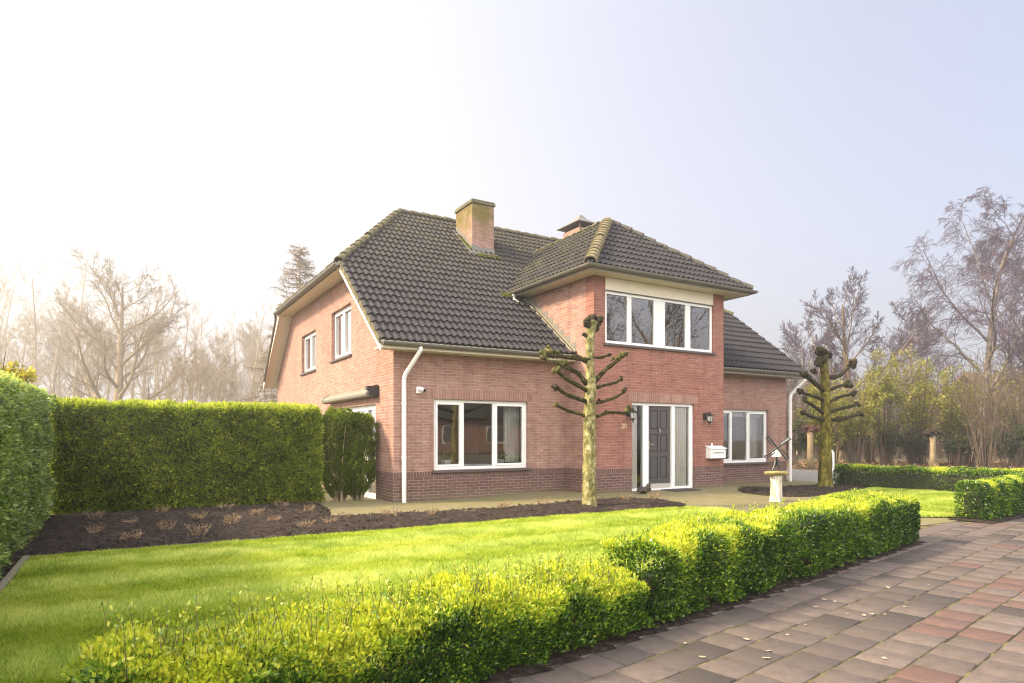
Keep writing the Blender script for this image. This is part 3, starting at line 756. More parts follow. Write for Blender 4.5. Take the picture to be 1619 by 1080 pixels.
# back slope and the two half hips
tile_slope('roof', (EX0, HY - EY, EZ), (1, 0, 0), (EX1 - EX0 + 0.1, SL), RK, (0, -1, 0),
           [((0, RYM, 0), (0, -1, 0)), vplane((EX0, HY - GE), (EX0 + HIPX + 0.42, RYM), (5, HY - 2)), vplane((EX1, HY - GE), (EX1 - HIPX - 0.42, RYM), (7, HY - 2)),
            ((EX0, 0, 0), (-1, 0, 0)), ((EX1, 0, 0), (1, 0, 0))], M_TILE)
HK = (RZM - GEZ) / (HIPX + 0.42)
for sx, x0 in ((1, EX0), (-1, EX1)):
    tile_slope('roof', (x0, GE, GEZ), (0, 1, 0), (HY - 2 * GE + 0.1, math.hypot(1, HK) * (HIPX + 0.42)), HK, (sx, 0, 0),
               [vplane((x0, GE), (x0 + sx * (HIPX + 0.42), RYM), (x0, RYM)), vplane((x0, HY - GE), (x0 + sx * (HIPX + 0.42), RYM), (x0, RYM))], M_TILE)
# bay roof: three hipped slopes
BL = math.hypot(1, BK) * BHW
for s in (0, 1):
    x0 = BEX0 if s == 0 else BEX1; sg = 1 if s == 0 else -1
    tile_slope('roof', (x0, BEY, BEZ), (0, 1, 0), (7.0, BL), BK, (sg, 0, 0),
               [vplane((x0, BEY), (BXM, BEY + BHW), (x0, 3)), vplane((x0, vy(BEZ) + 0.04), (BXM, vy(BRZ) + 0.04), (x0, 0)), ((BXM, 0, 0), (sg, 0, 0))], M_TILE_MOSSY if s == 0 else M_TILE_CLEAN)
tile_slope('roof', (BEX0, BEY, BEZ), (1, 0, 0), (BEX1 - BEX0 + 0.1, BL), BK, (0, 1, 0),
           [vplane((BEX0, BEY), (BXM, BEY + BHW), (BXM, BEY)), vplane((BEX1, BEY), (BXM, BEY + BHW), (BXM, BEY)), ((BEX1, 0, 0), (1, 0, 0))], M_TILE_CLEAN)

# ---- ridge and hip tiles
def caps(name, p0, p1, m, r=0.115, seg=0.36, lift=0.0):
    p0 = np.array(p0, float); p1 = np.array(p1, float); L = np.linalg.norm(p1 - p0); d = (p1 - p0) / L
    side = nrm(np.cross(d, [0, 0, 1])); up = np.cross(side, d); n = max(1, round(L / seg)); st = L / n
    rng = np.random.default_rng(int(abs(p0[0] * 91 + p0[2] * 37)))
    mb = MB(); ang = np.linspace(-0.15, np.pi + 0.15, 9)
    for i in range(n):
        V = []
        jz = rng.normal(0, 0.006)
        for s_, rr in ((i * st, r), (i * st, r - 0.022), ((i + 1) * st + 0.03, r - 0.032)):
            pass
        rings = [(i * st, r - 0.035), (i * st, r), (i * st + st * 0.5, r - 0.012), ((i + 1) * st + 0.03, r - 0.042)]
        for s_, rr in rings:
            c = p0 + d * s_ + up * (lift + jz)
            V += [c + side * math.cos(a) * rr * 1.05 + up * math.sin(a) * rr * 0.9 for a in ang]
        k = len(ang)
        mb.add(V, [[q * k + j, q * k + j + 1, (q + 1) * k + j + 1, (q + 1) * k + j] for q in range(3) for j in range(k - 1)])
    return mb.build(name, m, house)
HL = (EX0 + HIPX + 0.42, RYM, RZM + 0.02); HR = (EX1 - HIPX - 0.42, RYM, RZM + 0.02)
caps('ridge_cap', HL, HR, M_CAP)
caps('hip_cap', (EX0, GE, GEZ + 0.03), HL, M_CAP); caps('hip_cap', (EX0, HY - GE, GEZ + 0.03), HL, M_CAP)
caps('hip_cap', (EX1, GE, GEZ + 0.03), HR, M_CAP); caps('hip_cap', (EX1, HY - GE, GEZ + 0.03), HR, M_CAP)
AP = (BXM, BEY + BHW, BRZ + 0.03)
caps('ridge_cap', AP, (BXM, vy(BRZ) + 0.1, BRZ + 0.03), M_CAP, r=0.09)
tag(caps('hip_cap', (BEX0 + 0.02, BEY + 0.02, BEZ + 0.05), AP, M_CAP_PALE, r=0.15, seg=0.26), 'pale banded hip tiles on the left corner of the bay roof')
caps('hip_cap', (BEX1, BEY, BEZ + 0.04), AP, M_CAP_DARK, r=0.11)
# lead valley strips of the bay roof
for s in (0, 1):
    x0 = BEX0 if s == 0 else BEX1
    p = np.array([x0, vy(BEZ) - 0.06, BEZ + 0.055]); q = np.array([BXM, vy(BRZ) - 0.02, BRZ + 0.055]); w_ = np.array([0.05 * (1 if s == 0 else -1), 0.07, 0.03])
    MB().quad(p - w_, p + w_, q + w_, q - w_).build('valley', M_LEAD, house)

# ---- verges: slab under the tiles, soffit and barge board
def verge(x0, x1, bx0, bx1):
    for mir in (0, 1):
        Y = (lambda y: y) if mir == 0 else (lambda y: HY - y)
        a, b = EY + 0.02, GE - 0.02
        zz = lambda y, o: RZ0 + RK * y + o
        MB().prism([(x0, Y(a), zz(a, -0.015)), (x0, Y(b), zz(b, -0.015)), (x0, Y(b), zz(b, -0.15)), (x0, Y(a), zz(a, -0.15))], (x1 - x0, 0, 0)).build('verge_soffit', M_CREAM, house)
        MB().prism([(bx0, Y(a), zz(a, 0.0)), (bx0, Y(b), zz(b, 0.0)), (bx0, Y(b), zz(b, -0.21)), (bx0, Y(a), zz(a, -0.21))], (bx1 - bx0, 0, 0)).build('barge_board', M_WHITE if mir == 0 else M_CREAM, house)
    m2 = MB(); m2.box(x0, GE - 0.02, 5.275, x1, HY - GE + 0.02, 5.305)
    m2.build('soffit', M_CREAM, house)
    MB().box(bx0, GE - 0.05, 5.26, bx1, HY - GE + 0.05, GEZ).build('fascia', M_CREAM, house)
verge(-OV + 0.02, 0.3, -OV - 0.005, -OV + 0.02); verge(HX - 0.3, HX + OV - 0.02, HX + OV - 0.02, HX + OV + 0.005)
# end tiles of the verge, a pale grey edge along the left slope
m = MB()
for k in range(14):
    y0 = EY + k * 0.255; y1 = min(y0 + 0.27, GE)
    if y0 > GE - 0.1: break
    za, zb = RZ0 + RK * y0, RZ0 + RK * y1
    m.prism([(EX0 - 0.012, y0, za + 0.05), (EX0 - 0.012, y1, zb + 0.03), (EX0 - 0.012, y1, zb - 0.09), (EX0 - 0.012, y0, za - 0.07)], (0.05, 0, 0))
m.build('verge_tile', M_CAP, house)

# ---- gutters
def gutter(name, pts, r=0.075, m=M_GUTTER, parent=house, joints=()):
    """half round gutter along a horizontal polyline"""
    pts = np.array(pts, float); k = len(pts); mb = MB(); ang = np.linspace(np.pi, 2 * np.pi, 9)
    d = np.gradient(pts, axis=0); V = []
    for i in range(k):
        if 0 < i < k - 1:
            a = nrm(pts[i] - pts[i - 1]); b = nrm(pts[i + 1] - pts[i]); t = nrm(a + b); s = nrm(np.cross(t, [0, 0, 1])); sc_ = 1 / max(0.3, abs(np.dot(nrm(np.cross(a, [0, 0, 1])), s)))
        else:
            t = nrm(pts[min(i + 1, k - 1)] - pts[max(i - 1, 0)]); s = nrm(np.cross(t, [0, 0, 1])); sc_ = 1
        for rr in (r, r - 0.008):
            V += [pts[i] + s * math.cos(a_) * rr * sc_ + np.array([0, 0, math.sin(a_) * rr]) for a_ in (ang if rr == r else ang[::-1])]
    n = 18
    F = [[i * n + j, i * n + (j + 1) % n, (i + 1) * n + (j + 1) % n, (i + 1) * n + j] for i in range(k - 1) for j in range(n)]
    F += [list(range(n)), [(k - 1) * n + j for j in range(n)][::-1]]
    mb.add(V, F)
    # end discs and joint collars
    for i in (0, k - 1):
        t = nrm(pts[1] - pts[0]) if i == 0 else nrm(pts[-1] - pts[-2]); s = nrm(np.cross(t, [0, 0, 1]))
        mb.poly([pts[i] + s * math.cos(a_) * r + np.array([0, 0, math.sin(a_) * r]) for a_ in ang])
    for i in range(k - 1):
        L = np.linalg.norm(pts[i + 1] - pts[i]); t = (pts[i + 1] - pts[i]) / L; s = nrm(np.cross(t, [0, 0, 1]))
        q = 0.6
        while q < L:
            c = pts[i] + t * q; VV = []
            for dd in (-0.015, 0.015): VV += [c + t * dd + s * math.cos(a_) * (r + 0.006) + np.array([0, 0, math.sin(a_) * (r + 0.006)]) for a_ in ang]
            mb.add(VV, [[j, j + 1, 9 + j + 1, 9 + j] for j in range(8)]); q += 1.1
    return mb.build(name, m, parent, smooth=False)
gutter('gutter', [(EX0 + 0.05, -0.47, 3.205), (BX0 - 0.005, -0.47, 3.205)])
gutter('gutter', [(BX1 + 0.005, -0.47, 3.205), (EX1, -0.47, 3.205)])
gutter('gutter', [(BEX0 - 0.04, vy(BEZ) - 0.05, BEZ - 0.0), (BEX0 - 0.04, BEY - 0.04, BEZ - 0.0), (BEX1 + 0.04, BEY - 0.04, BEZ - 0.0), (BEX1 + 0.04, vy(BEZ) - 0.05, BEZ - 0.0)])
gutter('gutter', [(EX0 - 0.06, GE - 0.12, GEZ - 0.05), (EX0 - 0.06, HY - GE + 0.12, GEZ - 0.05)], r=0.08)
# front eaves boards
for x0, x1 in ((-OV + 0.02, BX0 - 0.003), (BX1 + 0.003, HX + OV - 0.02)):
    m = MB(); m.box(x0, -0.385, 3.09, x1, -0.003, 3.115); m.box(x0, -0.405, 3.085, x1, -0.387, 3.24); m.build('eaves_board', M_CREAM if x0 < 0 else M_GREYTRIM, house)
# bay soffit and fascia
m = MB()
m.box(BEX0 + 0.05, BEY + 0.05, 4.945, BEX1 - 0.05, BY - 0.003, 4.97); m.box(BEX0 + 0.05, BY - 0.001, 4.945, BX0 - 0.003, vy(BEZ), 4.97); m.box(BX1 + 0.003, BY - 0.001, 4.945, BEX1 - 0.05, vy(BEZ), 4.97)
m.build('soffit', M_CREAM, house)
m = MB(); m.box(BEX0 + 0.03, BEY + 0.03, 4.935, BEX1 - 0.03, BEY + 0.048, 5.06); m.box(BEX0 + 0.03, BEY + 0.05, 4.935, BEX0 + 0.048, vy(BEZ), 5.06); m.box(BEX1 - 0.048, BEY + 0.05, 4.935, BEX1 - 0.03, vy(BEZ), 5.06)
m.build('fascia', M_GREYTRIM, house)

# ---- lead flashing where the bay wall meets the roof
m = MB(); y0 = -0.42; k = 0
while y0 < 1.75:
    zb = RZ0 + RK * y0; st = 0.235
    m.prism([(BX0 - 0.006, y0, zb + 0.02), (BX0 - 0.006, y0 + st, zb + RK * st + 0.02), (BX0 - 0.006, y0 + st, zb + RK * st + 0.10), (BX0 - 0.006, y0 + st - 0.03, zb + RK * st + 0.13), (BX0 - 0.006, y0, zb + RK * st + 0.13)], (0.012, 0, 0)); y0 += st
yb = 1.85
m.quad((BX0 - 0.17, EY, EZ + 0.055), (BX0 - 0.004, EY, EZ + 0.075), (BX0 - 0.004, yb, RZ0 + RK * yb + 0.075), (BX0 - 0.17, yb, RZ0 + RK * yb + 0.055))
m.build('flashing', M_LEAD, house)
m = MB(); m.tube([(BX0 - 0.13, EY - 0.02, EZ + 0.075), (BX0 - 0.13, yb, RZ0 + RK * yb + 0.075)], 0.022, 6); m.tube([(BX0 - 0.02, EY - 0.02, EZ + 0.085), (BX0 - 0.02, yb, RZ0 + RK * yb + 0.085)], 0.025, 6)
m.build('flashing', M_CONC, house)

# ---- chimneys
ch = MB(); ch.box(3.86, 4.0, 6.2, 4.57, 5.06, 8.06); ch = ch.build('chimney', M_BRICK_CH, house)
m = MB(); m.box(3.82, 3.96, 8.06, 4.61, 5.10, 8.13); m.box(3.84, 3.98, 8.13, 4.59, 5.08, 8.18); m.box(4.03, 4.25, 8.18, 4.4, 4.8, 8.22); m.build('chimney_crown', M_CAP, ch, bevel=0.012)
m = MB()
zc = lambda y: RZ0 + RK * y
for k in range(5):                                                 # stepped lead along the left cheek
    a = 4.0 + k * 0.212; m.prism([(3.853, a, zc(a) - 0.05), (3.853, a + 0.212, zc(a + 0.212) - 0.05), (3.853, a + 0.212, zc(a) + 0.22), (3.853, a + 0.12, zc(a) + 0.36), (3.853, a, zc(a) + 0.22)], (0.006, 0, 0))
m.prism([(3.84, 3.99, zc(4.0) - 0.06), (4.59, 3.99, zc(4.0) - 0.06), (4.59, 3.99, zc(4) + 0.17), (4.4, 3.99, zc(4) + 0.20), (4.2, 3.99, zc(4) + 0.16), (4.0, 3.99, zc(4) + 0.22), (3.84, 3.99, zc(4) + 0.25)], (0, 0.008, 0))
m.quad((3.76, 3.80, zc(3.80) + 0.06), (4.67, 3.80, zc(3.80) + 0.06), (4.62, 3.99, zc(3.99) + 0.075), (3.82, 3.99, zc(3.99) + 0.075))
m.quad((3.70, 3.80, zc(3.80) + 0.065), (3.853, 3.86, zc(3.86) + 0.08), (3.853, 5.1, zc(5.1) + 0.08), (3.74, 5.1, zc(5.1) + 0.065))
m.build('flashing', M_LEAD, ch)
def moss_clump(name, spots, parent, seed):
    rng = np.random.default_rng(seed); P = []; D = []
    for (x, y, z, r, n) in spots:
        p = rng.normal(0, 1, (n, 3)) * np.array([r, r * 0.7, 0.02]); p[:, 2] = np.abs(p[:, 2]) + p[:, 1] * RK * 0.9
        P.append(p + (x, y, z)); D.append(rng.normal(0, 0.5, (n, 3)) + (0, -0.2, 1))
    P = np.vstack(P); v, f = leaves(P, np.vstack(D), 0.05, 0.03, rng)
    return link(name, fast_mesh(name, [(v, f, 0, np.repeat(rng.random(len(P)) * 0.7, 4))]), M_LIME, parent)
moss_clump('moss', [(4.0 + 0.09 * i, 3.72, zc(3.72) + 0.06, 0.05, 60) for i in range(7)] + [(3.80, 4.0 + .12 * i, zc(4.0 + .12 * i) + .07, .03, 30) for i in range(7)], ch, 3)
tag(moss_clump('moss', [(BEX0 - 0.22 + 0.07 * i, 1.72 - 0.02 * i, zc(1.72) + 0.05, 0.05, 80) for i in range(5)], house, 5), 'bright green moss where the bay gutter meets the roof')
ch2 = MB(); ch2.box(9.15, 5.98, 6.5, 9.95, 6.98, 8.80); ch2.box(9.19, 6.02, 8.80, 9.23, 6.06, 8.97); ch2.box(9.19, 6.90, 8.80, 9.23, 6.94, 8.97); ch2.box(9.87, 6.02, 8.80, 9.91, 6.06, 8.97); ch2.box(9.87, 6.9, 8.80, 9.91, 6.94, 8.97)
ch2 = ch2.build('chimney', M_BRICK_CH.copy(), house)
M2 = brick_mat('clean chimney brick', BR_A, BR_B, BR_M, (0, 0, 0), (0, 0, 0), (0, 0, 0), plinth=False); ch2.data.materials[0] = M2
cx0, cx1, cy0, cy1 = 8.97, 10.13, 5.80, 7.16; cm = ((cx0 + cx1) / 2, (cy0 + cy1) / 2)
m = MB(); rg = []
for (s, z) in ((1.0, 8.95), (1.0, 8.98), (0.62, 9.10), (0.30, 9.24), (0.10, 9.40), (0.03, 9.43)):
    rg.append([(cm[0] + (x - cm[0]) * s, cm[1] + (y - cm[1]) * s, z) for x, y in ((cx0, cy0), (cx1, cy0), (cx1, cy1), (cx0, cy1))])
V = [p for r_ in rg for p in r_]
m.add(V, [[i * 4 + j, i * 4 + (j + 1) % 4, i * 4 + 4 + (j + 1) % 4, i * 4 + 4 + j] for i in range(5) for j in range(4)] + [[3, 2, 1, 0], [20, 21, 22, 23]])
m.build('chimney_cowl', M_LEAD, ch2)

# ---- windows
def make_window(frame3, u0, u1, z0, z1, bars, sashes, depth=0.07, name='window', sill=True, curtains=(), fw=0.065, panel=None):
    """frame3(u,d,z)->xyz; bars: list of (u0,u1) full height posts; sashes: indices of lights that have an opening sash"""
    def bx(mb, a, b, c, d, e, f_):
        p = np.array([frame3(a, c, e), frame3(b, d, f_)]); mb.box(*p[0], *p[1])
    m_ = MB(); ft = 0.075
    bx(m_, u0, u1, depth, depth + ft, z0, z0 + fw); bx(m_, u0, u1, depth, depth + ft, z1 - fw, z1)
    bx(m_, u0, u0 + fw, depth, depth + ft, z0 + fw, z1 - fw); bx(m_, u1 - fw, u1, depth, depth + ft, z0 + fw, z1 - fw)
    for a, b in bars: bx(m_, a, b, depth + 0.003, depth + ft - 0.003, z0 + fw, z1 - fw)
    w = m_.build(name, M_WHITE, house, bevel=0.006)
    edges = [u0 + fw] + [x for b in bars for x in b] + [u1 - fw]
    for i in range(len(bars) + 1):
        a, b = edges[2 * i], edges[2 * i + 1]; c, d = z0 + fw, z1 - fw
        if panel and i in panel:
            continue
        g = 0
        if i in sashes:
            s_ = MB(); t = 0.048; q0, q1 = depth - 0.012, depth + 0.055
            bx(s_, a, b, q0, q1, c, c + t); bx(s_, a, b, q0, q1, d - t, d); bx(s_, a, a + t, q0, q1, c + t, d - t); bx(s_, b - t, b, q0, q1, c + t, d - t)
            s_.build('sash', M_WHITE, w, bevel=0.006); g = t
        p = MB(); y_ = depth + 0.035
        p.quad(frame3(a + g, y_, c + g), frame3(b - g, y_, c + g), frame3(b - g, y_, d - g), frame3(a + g, y_, d - g))
        p.build('pane', M_GLASS, w)
    if sill:
        s_ = MB(); bx(s_, u0 - 0.05, u1 + 0.05, -0.055, depth - 0.002, z0 - 0.055, z0 - 0.003); s_.build('sill', M_SILL, w, bevel=0.004)
    return w
def curtain(label, frame3, u0, u1, z0, z1, d, folds, amp=0.035, seed=0):
    rng = np.random.default_rng(seed); n = folds * 8 + 1; us = np.linspace(u0, u1, n); ph = us / (u1 - u0) * folds * 2 * np.pi
    wob = np.interp(np.arange(n), np.linspace(0, n, 8), rng.normal(0, 0.5, 8))
    V = []
    for z in np.linspace(z0, z1, 7):
        sp = 0.8 + 0.2 * (z1 - z) / (z1 - z0)
        V += [frame3(u, d + amp * sp * math.sin(p + w_ * 2), z) for u, p, w_ in zip(us, ph, wob)]
    F = [[r * n + i, r * n + i + 1, (r + 1) * n + i + 1, (r + 1) * n + i] for r in range(6) for i in range(n - 1)]
    mb = MB(); mb.add(V, F); o = mb.build('curtain', M_CURT, None, smooth=True)
    return tag(o, label, 'curtain')

F0 = FRONT(0); FB = FRONT(BY); G0 = LEFT(0)
make_window(F0, *W_LIV, [(1.57, 1.635), (2.345, 2.41)], (0, 2))
make_window(F0, *W_RIGHT, [(10.06, 10.125), (10.745, 10.81)], (0, 2), curtains=())
up = make_window(FB, W_UP[0], W_UP[1], W_UP[2], 4.645, [(5.275, 5.405), (6.095, 6.455), (7.135, 7.305)], (), depth=0.03, fw=0.068)
# narrow the posts between lights into post + sash edges
MB().box(W_UP[0], BY - 0.012, 4.655, W_UP[1], BY + 0.05, 4.94).build('fascia', M_CREAM, house, bevel=0.004)
MB().box(W_UP[0] - 0.02, BY - 0.03, 4.645, W_UP[1] + 0.02, BY + 0.05, 4.654).build('drip_strip', M_GUTTER, house)
make_window(G0, *G_1, [(7.12, 7.2)], (0, 1), depth=0.09); make_window(G0, *G_2, [(3.72, 3.80)], (0, 1), depth=0.09)
make_window(G0, *G_P, [(1.9, 1.98), (2.75, 2.83)], (0, 1, 2), depth=0.09, name='patio_door', sill=False)
# curtains and things on the sills
curtain('pale curtain drawn to the right edge of the three light living room window', F0, 2.80, 3.22, 0.76, 2.15, 0.36, 5, 0.035, 1)
curtain('net curtain filling the tall light left of the grey front door', FB, 5.44, 5.66, 0.07, 2.07, 0.155, 4, 0.034, 2)
curtain('net curtain filling the tall light right of the grey front door', FB, 6.82, 7.29, 0.07, 2.07, 0.155, 7, 0.034, 3)
curtain('grey curtain at the right edge of the window beside the letter box', F0, 11.20, 11.58, 0.72, 2.10, 0.36, 5, 0.03, 4)
curtain('white net curtain in the smaller left gable window', G0, 6.4, 7.1, 3.32, 4.40, 0.30, 6, 0.03, 5)
curtain('white net curtain in the larger gable window near the roof corner', G0, 2.97, 4.55, 3.38, 4.55, 0.30, 13, 0.03, 6)
curtain('white net curtain behind the glazed terrace door under the awning case', G0, 1.2, 3.5, 0.05, 2.0, 0.32, 18, 0.03, 7)
m = MB(); m.box(10.14, 0.22, 1.92, 10.73, 0.26, 2.06); m.box(10.83, 0.22, 1.9, 11.55, 0.26, 2.06); m.box(9.4, 0.22, 1.92, 10.05, 0.26, 2.06)
tag(m.build('roller_blind', M_CURT, None, bevel=0.004), 'short grey blind rolled to the top of the window beside the letter box', 'blind')
# interior boards under the plants
MB().box(0.80, 0.155, 0.705, 3.3, 0.42, 0.735).build('window_board', M_WHITE, house)
MB().box(9.25, 0.155, 0.67, 11.65, 0.42, 0.695).build('window_board', M_WHITE, house)
def houseplant(x, label, rs, hh):
    t = empty('potted_plant', (x, 0.27, 0.737), label, 'potted plant')
    m_ = MB(); m_.lathe([(0.055 * rs, 0), (0.085 * rs, 0.02), (0.10 * rs, 0.10), (0.095 * rs, 0.105), (0.085 * rs, 0.09)], n=14); m_.build('pot', M_POT, t, smooth=True)
    rng = np.random.default_rng(int(x * 10)); n = 46
    d = nrm(rng.normal(0, 0.55, (n, 3)) + (0, 0, 0.9)); v_, f_ = leaves(np.tile([0, 0, 0.09], (n, 1)) + rng.normal(0, 0.02, (n, 3)), d, rng.uniform(0.12, 0.24, n) * hh, 0.04, rng)
    link('foliage', fast_mesh('foliage', [(v_, f_, 0, np.repeat(rng.random(n), 4))]), M_HOUSEPLANT, t)
houseplant(1.30, 'leafy plant in a round white pot on the left of the living room sill', 1.25, 1.1)
houseplant(2.66, 'upright green plant in a small square white pot beside the curtain', 0.95, 1.0)

# ---- front door
m = MB(); zt = 2.145
m.box(5.39, BY + 0.06, 2.075, 7.411, BY + 0.15, zt); m.box(5.39, BY + 0.06, 0.0, 5.44, BY + 0.15, 2.075); m.box(7.30, BY + 0.06, 0.0, 7.411, BY + 0.15, 2.075)
m.box(5.78, BY + 0.055, 0.0, 5.955, BY + 0.155, 2.075); m.box(6.70, BY + 0.055, 0.0, 6.80, BY + 0.155, 2.075)
m.box(5.44, BY + 0.063, 0.0, 5.78, BY + 0.147, 0.13); m.box(6.80, BY + 0.063, 0.0, 7.30, BY + 0.147, 0.13); m.box(5.955, BY + 0.03, 0.0, 6.70, BY + 0.145, 0.105)
df = m.build('door_frame', M_WHITE, house, bevel=0.006)
for a, b in ((5.44, 5.78), (6.80, 7.30)):
    MB().quad((a, BY + 0.10, 0.13), (b, BY + 0.10, 0.13), (b, BY + 0.10, 2.075), (a, BY + 0.10, 2.075)).build('pane', M_GLASS_CLEAR, df)
m = MB(); D0 = BY + 0.105
m.box(5.958, D0 + 0.026, 0.108, 6.697, D0 + 0.05, 2.072)
xs = (5.958, 6.055, 6.295, 6.36, 6.60, 6.697); zs = (0.108, 0.34, 0.86, 0.97, 1.40, 1.50, 1.97, 2.072)
for a, b in ((0, 1), (2, 3), (4, 5)): m.box(xs[a], D0, zs[0], xs[b], D0 + 0.025, zs[-1])
for a, b in ((0, 1), (2, 3), (4, 5), (6, 7)):
    for c, d in ((1, 2), (3, 4)): m.box(xs[c], D0 + 0.0005, zs[a], xs[d], D0 + 0.025, zs[b])
door = m.build('door', M_DOOR, house, bevel=0.004)
for a, b in ((1, 2), (3, 4), (5, 6)):
    for c, d in ((1, 2), (3, 4)):
        MB().box(xs[c] + 0.035, D0 + 0.006, zs[a] + 0.035, xs[d] - 0.035, D0 + 0.0255, zs[b] - 0.035).build('door_panel', M_DOOR, door, bevel=0.012)
MB().box(5.96, D0 - 0.004, 0.108, 6.695, D0 - 0.001, 0.22).build('kick_plate', M_GREYTRIM, door)
m = MB(); m.lathe([(0.028, 0), (0.028, 0.01)], n=14); m = MB()
m.box(6.000, D0 - 0.012, 1.04, 6.03, D0 - 0.001, 1.24); m.tube([(6.015, D0 - 0.01, 1.16), (6.015, D0 - 0.055, 1.16), (6.10, D0 - 0.06, 1.16)], 0.011, 8); m.build('door_handle', M_BRASS, door, bevel=0.003)
m = MB(); m.tube([(6.327, D0 - 0.002, 1.52), (6.327, D0 - 0.03, 1.52), (6.327, D0 - 0.035, 1.43)], [0.02, 0.018, 0.014], 8); m.build('door_knocker', M_BRASS, door)

# ---- downpipes
m = MB(); m.tube([(0.40, -0.47, 3.15), (0.40, -0.47, 3.08), (0.36, -0.40, 2.98), (0.21, -0.14, 2.62), (0.19, -0.105, 2.52), (0.19, -0.105, 0.0)], 0.046, 14)
for z in (0.9, 2.0): m.tube([(0.19, -0.105, z), (0.19, -0.105, z + 0.04)], 0.053, 14)
m.build('downpipe', M_PIPE, house, smooth=False)
m = MB(); m.tube([(12.72, -0.46, 3.15), (12.72, -0.45, 3.05), (12.50, -0.12, 2.62), (12.47, -0.105, 2.52), (12.47, -0.105, 0.0)], 0.05, 14); m.build('downpipe', M_PIPE, house)
m = MB(); m.tube([(BEX0 - 0.02, 1.62, BEZ - 0.06), (BEX0 - 0.02, 1.60, BEZ - 0.20), (BEX0 + 0.05, 1.50, BEZ - 0.30)], 0.04, 10); m.build('downpipe', M_PIPE, house)
m = MB(); m.tube([(-OV - 0.11, HY - GE + 0.05, GEZ - 0.1), (-OV - 0.08, HY - GE + 0.12, GEZ - 0.3), (-OV - 0.06, HY - 0.1, 3.3)], 0.04, 10); m.build('downpipe', M_GUTTER, house)

# ---- things fixed to the walls
t = empty('awning', (0, 2.85, 2.30), 'olive grey folded awning case above the terrace door on the gable', 'awning')
m = MB(); prof = [(-0.002, 0.10), (-0.06, 0.12), (-0.16, 0.06), (-0.21, -0.01), (-0.20, -0.06), (-0.12, -0.085), (-0.002, -0.07)]
m.prism([(x, -1.78, z) for x, z in prof], (0, 3.62, 0)); m.build('case', M_AWN, t)
m = MB(); m.prism([(x * 1.08, -1.98, z * 1.3 + 0.01) for x, z in prof], (0, 0.19, 0)); m.box(-0.25, -1.95, 0.05, -0.12, -1.82, 0.13); m.build('end_cap', M_BLACK, t)
m = MB(); m.prism([(x * 1.08, 1.85, z * 1.2) for x, z in prof], (0, 0.06, 0)); m.build('end_cap', M_AWN, t)
def lantern(x, z, label):
    t = empty('wall_lamp', (x, BY, z), label, 'wall lamp', 'lanterns beside the front door')
    m_ = MB(); m_.box(-0.05, -0.018, -0.06, 0.05, -0.001, 0.10); m_.tube([(0, -0.015, 0.05), (0, -0.08, 0.10), (0, -0.15, 0.10), (0, -0.17, 0.075)], 0.012, 8)
    m_.tube([(0, -0.015, 0.0), (0, -0.05, -0.03), (0, -0.07, 0.02)], 0.009, 6); m_.build('bracket', M_BLACK, t)
    c = (0, -0.17, 0); m_ = MB()
    m_.lathe([(0.004, 0.155), (0.012, 0.14), (0.016, 0.12), (0.022, 0.105), (0.05, 0.075), (0.095, 0.035), (0.10, 0.022), (0.085, 0.02)], c, 6)
    m_.lathe([(0.055, -0.105), (0.06, -0.12), (0.03, -0.145), (0.012, -0.165), (0.018, -0.185), (0.004, -0.215)], c, 6)
    for k in range(6):
        a = k / 6 * 2 * math.pi; m_.tube([(c[0] + 0.082 * math.cos(a), c[1] + 0.082 * math.sin(a), 0.022), (c[0] + 0.056 * math.cos(a), c[1] + 0.056 * math.sin(a), -0.11)], 0.006, 4)
    m_.build('lantern_frame', M_BLACK, t)
    m_ = MB(); m_.lathe([(0.076, 0.018), (0.05, -0.105)], c, 6); m_.build('lantern_glass', M_LAMPGLASS, t)
lantern(5.27, 1.87, 'black coach lantern left of the front door above the house number')
lantern(7.76, 1.83, 'black coach lantern on the brick right of the door above the letter box')
t = empty('letter_box', (8.07, BY, 0.80), 'white enamel letter box with a sloping lid on the bay corner', 'letter box')
m = MB(); m.prism([(-0.27, -0.001, 0), (-0.27, -0.17, 0), (-0.27, -0.17, 0.24), (-0.27, -0.001, 0.29)], (0.54, 0, 0)); m.build('box', M_MAIL, t, bevel=0.008)
m = MB(); m.prism([(-0.29, -0.001, 0.315), (-0.29, -0.20, 0.25), (-0.29, -0.20, 0.235), (-0.29, -0.001, 0.292)], (0.58, 0, 0)); m.build('lid', M_MAIL, t, bevel=0.004)
m = MB(); m.lathe([(0.028, 0.30), (0.03, 0.325), (0.014, 0.335), (0.022, 0.355), (0.02, 0.375), (0.004, 0.385)], (-0.10, -0.05, 0), 10); m.build('finial', M_MAIL, t, smooth=True)
m = MB(); m.box(-0.2, -0.176, 0.13, 0.2, -0.171, 0.15); m.build('slot', M_GUTTER, t)
t = empty('security_camera', (0.55, 0, 2.31), 'small white security camera on the brick above the living room window', 'camera')
m = MB(); m.box(-0.06, -0.03, -0.07, 0.06, -0.001, 0.07); m.tube([(0, -0.03, 0.0), (0.0, -0.10, 0.01)], 0.02, 8); m.build('mount', M_MAIL, t, bevel=0.008)
m = MB(); m.tube([(0.0, -0.05, 0.03), (0.06, -0.16, -0.01)], [0.045, 0.045], 12); m.build('housing', M_MAIL, t)
m = MB(); m.tube([(0.061, -0.161, -0.011), (0.066, -0.171, -0.014)], 0.034, 12); m.build('lens', M_BLACK, t)
